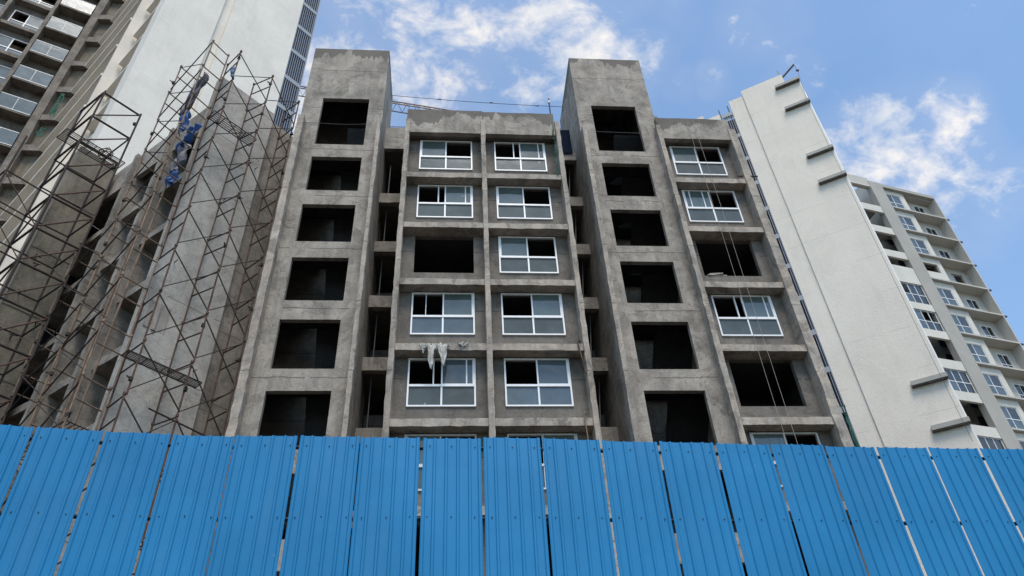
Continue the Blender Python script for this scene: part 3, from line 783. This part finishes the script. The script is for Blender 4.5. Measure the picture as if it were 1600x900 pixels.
# anchor stubs and cut ties left in the pier and the end wall
rs = random.Random(21)
for i in range(9):
    x, z = rs.uniform(-1.5, -.1), rs.uniform(12, 26)
    sub('wall_tie', MB().tube((x, 0, z), (x+rs.uniform(-.1, .1), -.28, z+rs.uniform(-.05, .1)), .022, 6).tube((x-.12, -.24, z), (x+.14, -.24, z+.05), .02, 6), M['rust_dark'], Q2, AU, wing, C0)
for i in range(7):
    x, z = rs.uniform(.3, 2.6), rs.uniform(13, 29)
    sub('wall_tie', MB().tube((x, 0, z), (x+.02, -.2, z), .018, 6), M['rust_dark'], C0, AU, wing, C0)
# patched, darker mortar square low on the end wall
sub('mortar_patch', MB().rough_bar(-.0+.25, 1.0, -.012, -.001, 17.6, 18.7, 'x', .12, .05), M['concrete'], C0, AU, wing, C0)

# ------------------------------------------------------------------ scaffolds
def hframe(mb, po, pi, z1, h, r):
    """one lift: two posts and two rungs"""
    mb.tube((po.x, po.y, z1-h), (po.x, po.y, z1), r); mb.tube((pi.x, pi.y, z1-h), (pi.x, pi.y, z1), r)
    for dz in (.06, .80): mb.tube((po.x, po.y, z1-dz), (pi.x, pi.y, z1-dz), r*.85)
    for c_ in (po, pi): mb.tube((c_.x, c_.y, z1-.04), (c_.x, c_.y, z1+.04), r*1.7, 8)
def scaffold(name, frames, tops, h, r, mat, label, zb=0, both=False, seed=1):
    rnd = random.Random(seed)
    base = Vector((frames[0][0].x, frames[0][0].y, 0))
    root = thing(name, base, 0, label, 'scaffold', 'scaffolds round the left wing')
    nl = len(tops)
    for fi, (po, pi) in enumerate(frames):
        for k, z in enumerate(tops[fi]):
            mb = MB(); j = lambda: Vector((rnd.uniform(-.035, .035), rnd.uniform(-.035, .035), 0))
            hframe(mb, po-base+j(), pi-base+j(), z, h, r); mb.build('ladder_frame', mat, root)
    for fi in range(len(frames)-1):
        zs = sorted(set(tops[fi]) & set(tops[fi+1]))
        for z in zs:
            for w_ in ((0, 1) if both else (0,)):
                a, b_ = frames[fi][w_]-base, frames[fi+1][w_]-base
                if w_ and rnd.random() < .5: continue
                off = .05
                mb = MB(); mb.tube((a.x, a.y, z-.15), (b_.x, b_.y, z-h+.15), r*.8, 5); mb.tube((a.x, a.y, z-h+.15), (b_.x, b_.y, z-.15), r*.58, 5)
                mb.build('cross_brace', M['rust_dark'], root)
    for po, pi in frames:
        for z in tops[0]:
            if rnd.random() < .45:
                p = po-base; zz = z-rnd.uniform(.1, 1.6); a_ = rnd.uniform(0, 6)
                mb = MB(); mb.tube((p.x, p.y, zz-.06), (p.x, p.y, zz+.06), r*2.1, 7); mb.tube((p.x, p.y, zz), (p.x+.16*math.cos(a_), p.y+.16*math.sin(a_), zz+.03), r*.8, 5)
                mb.build('clamp', M['rust_dark'], root)
    return root
lv = [18.62+1.98*k+Z0 for k in range(-9, 7)]
lv = [z for z in lv if z > 2]
Af = (C0+uR*.02+nR*1.2, C0-uR*.02+nR*.22); Bf = (C0+uR*1.68+nR*1.2, C0+uR*1.42+nR*.22); Cf = (C0+uR*3.2+nR*1.2, C0+uR*3.1+nR*.22)
scaffold('frame_scaffold', [Af, Bf, Cf], [lv, lv, [z-.35 for z in lv]], 1.98, .031, M['rust'], 'tall rusty frame scaffold standing against the pale end wall of the left wing', seed=3)
# braces between B and C (their lifts are offset, so they are built here)
sc1 = [o for o in D2.objects if o.name.startswith('frame_scaffold')][0]
bb_ = Vector(sc1.location)
for z in lv:
    a, b_ = Bf[0]-bb_, Cf[0]-bb_
    mb = MB(); mb.tube((a.x, a.y, z-.15), (b_.x, b_.y, z-2.1), .025, 5); mb.tube((a.x, a.y, z-1.85), (b_.x, b_.y, z-.45), .018, 5); mb.build('cross_brace', M['rust_dark'], sc1)
lv2 = [z+.55 for z in lv]
F = lambda x, o1=1.05, o2=.15: (C0+dL*x+nL*o1, C0+dL*x+nL*o2)
scaffold('frame_scaffold', [F(-.30), F(1.9), F(4.1)], [lv2[:], lv2[:], lv2[:-5]], 1.98, .031, M['rust_pale'], 'dusty brown frame scaffold in front of the finned side of the left wing', both=False, seed=5)
# loose poles leaning along it
def pole(a, b_, r, mat, label, grp='loose poles on the scaffolds'):
    a = Vector(a); b_ = Vector(b_); mb = MB(); mb.tube((0, 0, 0), b_-a, r, 7); o = mb.build('scaffold_pole', mat); o.location = a
    return tag(o, label, 'pole', grp)
pole(C0+dL*.9+nL*.35, C0+dL*.7+nL*.3+Vector((0, 0, 26)), .04, M['rust_pale'], 'long pale upright pole in front of the finned side, next to the pale end wall')
pole(C0+dL*1.5+nL*.5, C0+dL*1.3+nL*.45+Vector((0, 0, 22)), .035, M['rust_pale'], 'shorter pale upright pole left of the long one on the finned side')
pole(C0+uR*.75+nR*1.25+Vector((0, 0, 14.1)), C0+uR*4.3+nR*.9+Vector((0, 0, 14.05)), .028, M['rust_dark'], 'long level pole lashed across the foot of the scaffold by the end wall')
pole(C0+dL*4.3+nL*.9+Vector((0, 0, 16.4)), C0-dL*.3+nL*1.2+Vector((0, 0, 17.2)), .03, M['rust_dark'], 'level pole lashed across the finned side above the fence')
pole(Q2-uR*1.8+nR*.15, Q2-uR*1.78+nR*.12+Vector((0, 0, 26.5)), .05, M['rust_pale'], 'orange brown upright pole at the left edge of the board marked pier')
# near tower of tubes
N1 = Vector((-15.15, 20.70, 0)); N2 = N1+uR*1.65; N3 = N1+dL*1.7; N4 = N2+dL*1.7; N0 = N1-uR*1.65; N5 = N3-uR*1.65
root = thing('tube_scaffold', N1, 0, 'dark square tube scaffold tower nearest the camera at the far left', 'scaffold', 'scaffolds round the left wing')
rnd = random.Random(11)
tl = [29.0+Z0-1.66*k for k in range(0, 19)]
for c_, top in ((N1, tl[0]+.12), (N2, tl[0]+.1), (N3, tl[0]+.05), (N4, tl[1]+.1), (N0, tl[3]+.4), (N5, tl[3]+.2)):
    p = c_-N1; MB().tube((p.x, p.y, 0), (p.x+.03, p.y, top), .042).build('post', M['rust_dark'], root)
for k, z in enumerate(tl):
    if z < 1: break
    for a, b_ in ((N1, N2), (N1, N3), (N2, N4), (N3, N4)):
        if k == 0 and (a is N3 or b_ is N4): continue
        a_, b2 = a-N1, b_-N1
        MB().tube((a_.x, a_.y, z), (b2.x, b2.y, z+rnd.uniform(-.03, .03)), .045 if a is N1 else .034).build('ledger', M['rust_dark'], root)
    if k < len(tl)-1:
        a_, b2, c2, d2 = N1-N1, N2-N1, N3-N1, N4-N1
        MB().tube((a_.x, a_.y, z-1.6), (b2.x, b2.y, z), .031).build('diagonal', M['rust'], root)
        if k % 2 == 0: MB().tube((c2.x, c2.y, z-1.6), (a_.x, a_.y, z), .031).build('diagonal', M['rust'], root)
        if k % 2: MB().tube((b2.x, b2.y, z-1.6), (d2.x, d2.y, z), .022).build('diagonal', M['rust'], root)
    if k >= 4:
        for a, b_ in ((N0, N1), (N0, N5), (N5, N3)):
            a_, b2 = a-N1, b_-N1; MB().tube((a_.x, a_.y, z+.1), (b2.x, b2.y, z), .03).build('ledger', M['rust_dark'], root)
        a_, b2 = N0-N1, N1-N1
        MB().tube((a_.x, a_.y, z), (b2.x, b2.y, z-1.6), .022).build('diagonal', M['rust'], root)
def platform(P0, d, w_dir, L_, wd, label, tilt=0.0, n=5):
    p = thing('walkway_grating', P0, 0, label, 'walkway', 'walkway platforms on the scaffolds')
    d = d.normalized(); w_dir = w_dir.normalized(); up_ = Vector((0, 0, tilt))
    fr_ = MB(); 
    for s_ in (0, 1): fr_.tube(w_dir*wd*s_, w_dir*wd*s_+d*L_+up_*L_, .024, 6)
    fr_.build('side_rail', M['rust_dark'], p)
    b1 = MB()
    for i in range(1, n): b1.tube(w_dir*wd*i/n, w_dir*wd*i/n+d*L_+up_*L_, .016, 5)
    b1.build('bars', M['rust_dark'], p)
    cs = MB()
    for i in range(5): cs.tube(d*L_*i/4+up_*L_*i/4-Vector((0, 0, .03)), d*L_*i/4+up_*L_*i/4+w_dir*wd-Vector((0, 0, .03)), .018, 5)
    cs.build('cross_bars', M['rust_dark'], p)
    return p
platform(N1+dL*.5-uR*.45+Vector((0, 0, tl[1]-.9)), uR, dL, 2.5, .75, 'dark slatted walkway near the top of the tube scaffold tower at far left', 0, 8)
platform(C0-uR*.15+nR*.45+Vector((0, 0, 26.3+Z0)), uR, nR, 2.0, .5, 'slatted walkway high on the scaffold in front of the pale end wall', 0)
platform(C0-uR*.25+nR*.55+Vector((0, 0, 14.25+Z0)), uR, nR, 2.5, .40, 'slatted walkway low on the scaffold in front of the pale end wall', 0)
platform(C0+dL*3.0+nL*.2+Vector((0, 0, 11.9+Z0)), -dL, nL, 3.0, .7, 'slatted walkway just above the fence before the finned side', 0)
platform(C0+uR*3.0+nR*.35+Vector((0, 0, 12.2+Z0)), uR, nR, 1.3, .8, 'small slatted walkway beside the left edge of the main block above the fence', 0)
# coil and bundle on the tower walkway
cl = MB(); cc = N1+dL*.9+uR*1.35+Vector((0, 0, tl[1]-.62))
pts = [Vector((.27*math.cos(a_*.5)+.02*math.sin(a_*3), .1*math.sin(a_*.31), .27*math.sin(a_*.5)+.03*math.cos(a_*1.7))) for a_ in range(60)]
cl.polyline(pts, .016, 5); o = cl.build('wire_coil', M['rust'], None); o.location = cc; tag(o, 'rusty coil of wire lying on the walkway of the tube scaffold', 'wire coil')

# tarpaulins bundled on the scaffold
def crumple(name, centre, w_dir, wd, ht, mat, label, seed, lean=Vector((0, 0, 0)), amp=.09, nx=10, nz=12, taper=.3):
    nx, nz = 18, 22
    rnd = random.Random(seed); mb = MB(); out = w_dir.cross(Vector((0, 0, 1))).normalized()
    for side in (0, 1):
        st = random.Random(seed)
        for j in range(nz+1):
            for i in range(nx+1):
                f, g_ = i/nx-.5, j/nz
                ww = wd*(1-taper*abs(g_*2-1)**1.3)+.1*wd*math.sin(g_*9+seed)
                p = w_dir*(f*ww)+lean*g_+Vector((0, 0, ht*(g_-.5)+.05*ht*math.sin(f*8+seed)))
                p += out*(amp*math.sin(f*13+g_*3+seed)+amp*.7*math.sin(g_*11+f*5)+st.uniform(-.012, .012)+(.01 if side else 0))
                mb.v.append(tuple(p))
    K = (nx+1)*(nz+1)
    for j in range(nz):
        for i in range(nx):
            v = j*(nx+1)+i
            mb.f.append((v, v+1, v+nx+2, v+nx+1)); mb.f.append((K+v, K+v+nx+1, K+v+nx+2, K+v+1))
    for i in range(nx):
        for v in (i, nz*(nx+1)+i): mb.f.append((v, v+1, K+v+1, K+v))
    for j in range(nz):
        for v in (j*(nx+1), j*(nx+1)+nx): mb.f.append((v, v+nx+1, K+v+nx+1, K+v))
    o = mb.build(name, mat, None, True); o.location = centre; return tag(o, label, 'tarpaulin', 'tarpaulins on the finned side of the wing')
def onL(px, py, off=.5):
    r = RC @ Vector((px-800, 450-py, -1200)); n_ = nL; s_ = (C0+nL*off).dot(n_)/(r.dot(n_)); return Vector((0, 0, CAMZ))+r*s_
crumple('tarpaulin', onL(292, 158), dL, .95, 2.3, M['tarp_grey'], 'grey pointed tarpaulin tied to the scaffold above the blue ones', 3, lean=-dL*.9, taper=.85)
crumple('tarpaulin', onL(288, 190), dL, .55, 1.3, M['tarp'], 'upper bright blue tarpaulin hanging in the scaffold', 8, lean=dL*.0)
crumple('tarpaulin', onL(285, 222), dL, .6, 1.1, M['tarp'], 'middle bright blue tarpaulin, the widest, folded in the scaffold', 5, lean=-dL*.6)
crumple('tarpaulin', onL(280, 248), dL, .7, 1.4, M['tarp_grey'], 'dark grey crumpled tarpaulin between the blue pieces', 12)
crumple('tarpaulin', onL(268, 278), dL, .6, .7, M['tarp'], 'lowest small blue tarpaulin scrap in the scaffold', 7)
# cloth hung at the top corner of the end-wall scaffold
pc = px_az(363, 111, 21.6)
mb = MB(); mb.tube((0, 0, .28), (.01, 0, .02), .05, 8, .09); mb.tube((.01, 0, .02), (.05, 0, -.32), .10, 8, .055); mb.tube((.05, 0, -.32), (.13, 0, -.5), .075, 8, .045)
o = mb.build('hung_cloth', M['jeans'], None, True); o.location = pc; tag(o, 'blue cloth bundle hung from the top rung of the end wall scaffold', 'cloth')

# ------------------------------------------------------------------ raw concrete tower, far left
LT0 = Vector((-26.52, 31.27, 0)); ALT = 24.2
rt = thing('residential_tower', LT0, R_(ALT), 'raw brown grey concrete tower with glass fronted balconies, far left', 'building')
rt.scale = (1.32,)*3; rt.location = (LT0.x*1.32, LT0.y*1.32, -.32*Z0)
S3 = 3.03
def ltz(k): return 50.05+S3*k+Z0            # balcony slab underside
KLO, KHI = -16, 5
for x in (-2.3, -4.75, -9.2, -11.6):
    MB().rough_bar(x, x+.22, -.1, 1.2, 0, ltz(KHI), 'z', .5, .015).build('fin', M['concrete_far'], rt)
w = MB(); w.box(0.0, .40, -.02, 1.6, 0, ltz(KHI)); w.build('column', M['concrete_far'], rt)
w = MB(); w.box(-.05, 0.0, .3, .5, 0, ltz(KHI)); w.build('column', M['concrete_far'], rt)
for k in range(KLO, KHI):
    z = ltz(k)
    if z < 1: continue
    # balcony: slab, glass front, window wall behind, soffit beam
    MB().rough_bar(-2.07, -.06, -.02, .95, z, z+.14, 'x', .4, .01).build('balcony_slab', M['concrete_far'], rt)
    o = MB().box(-2.07, -.06, -.04, -.01, z+.14, z+.20).box(-2.07, -.06, -.04, -.01, z+1.36, z+1.42).box(-1.09, -1.06, -.04, -.01, z+.2, z+1.36).build('balcony_rail', M['frame_dirty'], rt)
    MB().box(-2.07, -.06, -.03, -.02, z+.20, z+1.36).build('glass_panel', M['glass_balcony'], o)
    MB().box(-2.08, -.05, .80, 1.0, z-.95, z-.02).build('spandrel', M['concrete_shaded'], rt)
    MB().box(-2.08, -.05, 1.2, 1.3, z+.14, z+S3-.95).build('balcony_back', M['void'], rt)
    # window bays left
    for (a, b_) in ((-4.53, -2.3), (-9.0, -6.9), (-11.4, -9.2), (-6.85, -4.75)):
        zz = z-1.0
        MB().rough_bar(a, b_, .05, .6, zz, zz+.3, 'x', .4, .012).build('floor_band', M['concrete_far'], rt)
        wl = MB().box(a, b_, .55, .75, zz+.3, zz+.35).box(a, b_, .55, .75, zz+2.35, zz+S3).box(a, a+.22, .55, .75, zz+.35, zz+2.35).box(b_-.12, b_, .55, .75, zz+.35, zz+2.35)
        wl.build('recessed_wall', M['concrete_shaded'], rt)
        x0, x1, w0, w1 = a+.22, b_-.12, zz+.35, zz+2.35
        xm = (x0+x1)/2; tm = w0+.85
        f = MB().box(x0, x0+.06, .5, .56, w0, w1).box(x1-.06, x1, .5, .56, w0, w1).box(x0+.06, x1-.06, .5, .56, w0, w0+.06).box(x0+.06, x1-.06, .5, .56, w1-.06, w1).box(x0+.06, x1-.06, .5, .56, tm, tm+.07).box(xm-.03, xm+.03, .501, .559, w0+.06, w1-.06)
        if a > -6.9:
            wo_ = f.build('window', M['frame'], rt)
            MB().box(x0+.06, x1-.06, .53, .54, w0+.06, tm).build('pane', M['glass_balcony'], wo_)
            if k % 2: MB().box(x0+.06, xm-.03, .53, .54, tm+.07, w1-.06).build('pane', M['glass_balcony'], wo_)
            else: MB().box(xm+.03, x1-.06, .53, .54, tm+.07, w1-.06).build('pane', M['glass_balcony'], wo_)
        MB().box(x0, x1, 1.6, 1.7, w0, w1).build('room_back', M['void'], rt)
w = MB().box(-12, .35, 1.75, 12, 0, ltz(KHI)); w.build('core', M['concrete_far'], rt)
# the wing of big blanked openings, turned to face the camera
PW = Vector((.40, 0, 0))
for k in range(KLO, KHI+1):
    z = 50.06+3.02*k+Z0
    if z < 1: continue
    w = MB(); w.rough_bar(0, 6.2, 0, 1.0, z, z+.55, 'x', .6, .02); sub('spandrel', w, M['concrete_far'], PW, 1.5-ALT, rt, (0, 0, 0))
    w = MB(); w.box(.10, 6.2, .42, .5, z-2.47, z); sub('blank_panel', w, M['concrete_board'], PW, 1.5-ALT, rt, (0, 0, 0))
w = MB(); w.rough_bar(0, .10, -.03, 1.0, 0, 66+Z0, 'z', .6, .02); sub('column', w, M['concrete_far'], PW, 1.5-ALT, rt, (0, 0, 0))
netstrip('safety_net', px_az(76, 180, 51.0), .35, 3.0, 'green net snagged at an opening of the raw concrete tower', 6, R_(20))
netstrip('safety_net', px_az(54, 212, 51.0), .45, 1.1, 'small green net scrap below the other one on the raw concrete tower', 9, R_(20))

# ------------------------------------------------------------------ white tower behind the wing (left)
WL0 = Vector((-10.48, 28.11, 0)); AW = 45.0
wt = thing('white_tower', WL0, R_(AW), 'very tall white tower with dark louvred strip, rising out of frame at upper left', 'building')
wt.scale = (1.25,)*3; wt.location = (WL0.x*1.25, WL0.y*1.25, -.25*Z0)
ZT = 66+Z0; WC = -7.66
MB().box(WC, -4.75, 0, 1.2, 0, ZT).build('front_wall', M['white_left'], wt)
MB().box(-4.75, -4.2, .22, 1.2, 0, ZT).build('groove_wall', M['white_left'], wt)
MB().box(-4.2, 0, .0, 1.2, 0, ZT).build('front_wall', M['white_left'], wt)
MB().box(WC+1.0, 1.0, 1.2, 13.4, 0, ZT-.2).build('core', M['white_left'], wt)
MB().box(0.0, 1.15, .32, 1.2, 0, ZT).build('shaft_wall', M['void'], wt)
MB().box(1.15, 1.22, .0, .6, 0, ZT).build('shaft_edge', M['slat_band'], wt)
k = 0; z = 50.39+Z0-2.92*17
while z < ZT:
    if z > 1:
        MB().box(0.0, 1.15, .02, .3, z-.05, z+.32).build('crossband', M['slat_band'], wt)
        sl = MB()
        for i in range(8): x = .03+i*.145; sl.box(x, x+.055, .04, .12, z+.32, z+2.87)
        sl.build('louver_slats', M['slat'], wt)
    z += 2.92
# stepped left flank: ledges seen from beneath
# local frame: x along the front (left negative), y away; the left flank faces -x
xw = WC
MB().box(xw+.75, xw+.95, 1.2, 4.6, 0, ZT-.1).build('side_wall', M['white_left'], wt)
MB().box(xw+.40, xw+.98, 4.6, 4.8, 0, ZT-.1).build('end_wall', M['white_left'], wt)
MB().box(xw+.45, xw+.97, 4.8, 13.3, 0, ZT-.1).build('side_wall', M['white_left'], wt)
MB().box(xw-.28, xw+.45, 4.75, 5.0, 0, ZT-.1).build('side_pier', M['white_left'], wt)
for k in range(-11, 9):
    z = 39.2+2.95*k+Z0
    if z > 2 and z < ZT: MB().box(xw+.12, xw+.75, 1.2, 4.6, z, z+.22).build('ledge', M['white_left'], wt)
    z = 43.97+2.95*k+Z0
    if z > 2 and z < ZT: MB().box(xw-.36, xw+.45, 5.0, 12.7, z, z+.2).build('ledge', M['white_left'], wt)

# ------------------------------------------------------------------ white tower on the right
RW0 = Vector((28.32, 34.84, 0)); ARW = -30.9
rwt = thing('white_tower', RW0, R_(ARW), 'warm white windowless tower with short grey ledges along its right edge', 'building')
MB().box(-4.5, -1.05, 0, .8, 0, 54.8+Z0).build('front_wall', M['white_right'], rwt)
MB().box(-5.72, -4.5, .10, .8, 0, 54.25+Z0).build('front_wall', M['white_right'], rwt)
MB().box(-1.05, -.04, .0, .8, 0, 53.6+Z0).build('front_wall', M['white_right'], rwt)
MB().box(-5.7, -.06, .8, 9, 0, 53.2+Z0).build('core', M['white_right'], rwt)
MB().box(-.04, .03, .05, .5, 0, 53.5+Z0).build('corner_trim', M['frame'], rwt)
for z in (53.28, 50.34, 44.46, 41.5, 23.89, 20.94):
    o = MB().box(-1.92, .04, -.30, -.002, z+Z0-.16, z+Z0+.12).build('ledge', M['beige_grey'], rwt)
    MB().box(-1.90, .02, -.26, -.002, z+Z0-.22, z+Z0-.16).build('ledge_under_shade', M['concrete_shaded'], o)  # dark strip added below the ledge, its underside shade put into the colour
MB().box(-6.62, -5.72, .42, .8, 0, 52.3+Z0).build('shaft_wall', M['void'], rwt)
MB().box(-5.78, -5.72, .12, .42, 0, 52.9+Z0).build('shaft_edge', M['slat'], rwt)
z = 49.65+Z0-2.91*15
while z < 53.5+Z0:
    if z > 1:
        MB().box(-6.62, -5.78, .1, .4, z-.05, z+.35).build('crossband', M['slat_band'], rwt)
        if z < 50+Z0:
            sl = MB()
            for i in range(5): x = -6.58+i*.17; sl.box(x, x+.05, .12, .2, z+.35, z+2.86)
            sl.build('louver_slats', M['slat'], rwt)
    z += 2.91
sl = MB()
for i in range(9): x = -6.6+i*.1; sl.box(x, x+.035, .16, .22, 52.3+Z0, 53.0+Z0)
sl.build('top_slats', M['slat_band'], rwt)
MB().box(-10.6, -8.12, 1.0, 1.3, 0, 54.9+Z0).build('rear_fin_wall', M['white_right'], rwt)
MB().box(-8.12, -6.75, .8, 1.1, 0, 54.0+Z0).build('rear_fin_wall', M['white_right'], rwt)
MB().tube((-6.72, .3, 52.3+Z0), (-6.72, .3, 53.9+Z0), .05).build('steel_post', M['steel'], rwt)
MB().tube((-5.95, .3, 52.3+Z0), (-5.95, .3, 54.0+Z0), .05).build('steel_post', M['steel'], rwt)
pl = thing('roof_davit', px_az(1220, 119, 45.2), 0, 'thin dark roof hoist arm slanting out from the top of the right white tower', 'hoist')
pb = Vector(pl.location); e = px_az(1240, 101, 45.2)-pb
MB().tube((0, 0, -.3), e, .09).build('arm', M['steel'], pl)
MB().tube((-.05, 0, -.5), px_az(1215, 111, 45.2)-pb, .05).build('post', M['steel'], pl)
e2 = px_az(1246, 110, 45.2)-pb
MB().tube(e2+Vector((-.1, 0, 0)), e2+Vector((.1, 0, 0)), .1).build('hook_block', M['steel'], pl)
q = MB(); q.tube(e, e2, .015); e3 = px_az(1262, 160, 44.2)-pb; q.tube(e2, e3, .015); e4 = px_az(1520, 690, 44)-pb; q.tube(e3, e4, .012); q.build('hoist_rope', M['steel'], pl)

# ------------------------------------------------------------------ beige block, far right
BG0 = Vector((38.3, 46.96, 0)); ABG = 13.5
bg_ = thing('apartment_block', BG0, R_(ABG), 'finished beige and grey apartment block with balconies and white windows, at the right edge', 'building')
ZR = 55.5+Z0; S = 3.03
MB().box(-3, -.1, 0, .5, 0, 56+Z0).build('wall', M['beige'], bg_)
MB().box(-3, 2.3, .0, .5, 54.85+Z0, 56+Z0).build('parapet', M['beige'], bg_)
MB().box(2.2, 3.72, -.05, .5, 0, 55.58+Z0).build('pilaster', M['beige_grey'], bg_)
MB().box(3.0, 6.1, 1.0, 5, 50+Z0, 56.9+Z0).build('stair_head', M['beige'], bg_)
MB().box(3.72, 10.05, -.05, .3, 55.1+Z0, 55.5+Z0).build('parapet', M['beige_grey'], bg_)
MB().box(9.92, 10.05, -.05, 2.2, 0, 55.1+Z0).build('end_wall', M['beige'], bg_)
MB().box(-3, 10.0, 2.3, 10, 0, 55.2+Z0).build('core', M['beige'], bg_)
MB().box(3.72, 9.92, .3, 2.29, 54.95+Z0, 55.2+Z0).build('roof_slab', M['beige_grey'], bg_)
def simple_window(x0, x1, z0, z1, y, cols, mats, parent, tr=.45, fr_=.06):
    f = MB(); f.box(x0, x0+fr_, y-.06, y, z0, z1).box(x1-fr_, x1, y-.06, y, z0, z1).box(x0+fr_, x1-fr_, y-.06, y, z0, z0+fr_).box(x0+fr_, x1-fr_, y-.06, y, z1-fr_, z1)
    zt = z0+(z1-z0)*tr; f.box(x0+fr_, x1-fr_, y-.062, y-.002, zt, zt+fr_)
    xs_ = [x0+fr_+(x1-x0-2*fr_)*i/cols for i in range(cols+1)]
    for x in xs_[1:-1]: f.box(x-fr_*.45, x+fr_*.45, y-.058, y-.004, z0+fr_, z1-fr_)
    o = f.build('window', M['frame'], parent)
    i = 0
    for r0, r1 in ((z0+fr_, zt), (zt+fr_, z1-fr_)):
        for c_ in range(cols):
            mt = mats[i % len(mats)]; i += 1
            if mt: MB().box(xs_[c_]+.02, xs_[c_+1]-.02, y-.035, y-.025, r0, r1).build('pane', M[mt], o)
    return o
# column A
A_open = {17: ('o', 51.92, 54.75), 16: ('o', 48.95, 51.05), 15: ('o', 45.85, 48.1), 14: ('s', 43.95, 45.0), 13: ('w', 39.75+0, 42.0), 12: ('w', 36.9, 39.0), 11: ('o', 33.9, 36.1), 10: ('w', 30.9, 33.0), 9: ('o', 27.9, 30.05), 8: ('w', 24.9, 27.0), 7: ('o', 21.9, 24.0), 6: ('w', 18.9, 21.0), 5: ('w', 15.9, 18.0), 4: ('o', 12.9, 15.)}
prev = 54.85
for kk in sorted(A_open, reverse=True):
    t_, a, b_ = A_open[kk]
    MB().box(-.1, 2.2, .0, .22, b_+Z0, prev+Z0).build('wall', M['beige_pale'], bg_); prev = a
    if t_ == 'w': simple_window(-.1, 2.2, a+Z0, b_+Z0, .16, 3, ['glass_blue', 'glass_dark', 'glass_dark', None if kk % 2 else 'glass_dark', 'glass_dark', 'glass_dark'] if kk != 12 else ['glass_blue', 'glass_dark', 'glass_dark', 'glass_blue', None, None], bg_)
    MB().box(-.1, 2.2, 1.9, 2.0, a+Z0, b_+Z0).build('room_back', M['beige_grey'] if t_ == 'o' else M['void'], bg_)
    MB().box(-.1, 2.2, .22, 1.9, a-.12+Z0, a+Z0-.004).build('floor_slab', M['beige_grey'], bg_)
MB().box(-.1, 2.2, .0, .22, 0, prev+Z0).build('wall', M['beige_pale'], bg_)
# column E: white panel with windows beside a deep recess
wb = MB()
zk = 54.53
for k in range(16):
    t1 = zk-S*k; b1 = t1-2.05
    kind = ['w', 'w', 'w', 'x', 'w', 'w', 'w', 'w', 'w', 'w', 'w', 'w', 'w', 'w', 'w', 'w'][k]
    sl_ = MB().rough_bar(3.72, 9.92, -.06, 1.5, b1-.28+Z0, b1-.12+Z0, 'x', 2, .0); sl_.build('floor_slab', M['beige'], bg_)
    MB().box(9.92, 10.45, -.02, .12, b1-.26+Z0, b1-.14+Z0).build('slab_end', M['steel'], bg_)
    p = MB()
    p.box(5.75, 6.3, .25, .45, b1-.12+Z0, b1+S-.28+Z0-.005)
    p.box(3.78, 5.75, .25, .45, b1-.12+Z0, b1+(0 if kind == 'w' else 1.0)+Z0); p.box(3.78, 5.75, .25, .45, t1+Z0, b1+S-.28+Z0-.005)
    p.box(6.2, 6.3, .45, .94, b1-.12+Z0, b1+S-.28+Z0-.005)
    p.build('white_panel', M['beige_pale'], bg_)
    if kind == 'w':
        simple_window(3.78, 5.75, b1+Z0, t1+Z0, .36, 2, (['glass_blue', 'glass_blue', 'glass_blue', 'glass_dark'] if k % 3 else ['glass_blue', 'glass_blue', 'glass_dark', 'glass_blue']), bg_)
        simple_window(7.9, 9.15, b1+.1+Z0, t1+.05+Z0, 1.0, 2, ['glass_dark', 'glass_dark', 'glass_dark', None], bg_)
    MB().box(6.3, 7.9, .95, 1.15, b1-.12+Z0, b1+S-.28+Z0-.005).box(9.15, 9.92, .95, 1.15, b1-.12+Z0, b1+S-.28+Z0-.005).box(7.9, 9.15, .95, 1.15, b1-.12+Z0, b1+.1+Z0).box(7.9, 9.15, .95, 1.15, t1+.05+Z0, b1+S-.28+Z0-.005).build('recess_wall', M['beige'], bg_)
    MB().box(3.78, 9.3, 2.1, 2.2, b1+Z0, t1+.1+Z0).build('room_back', M['void'], bg_)
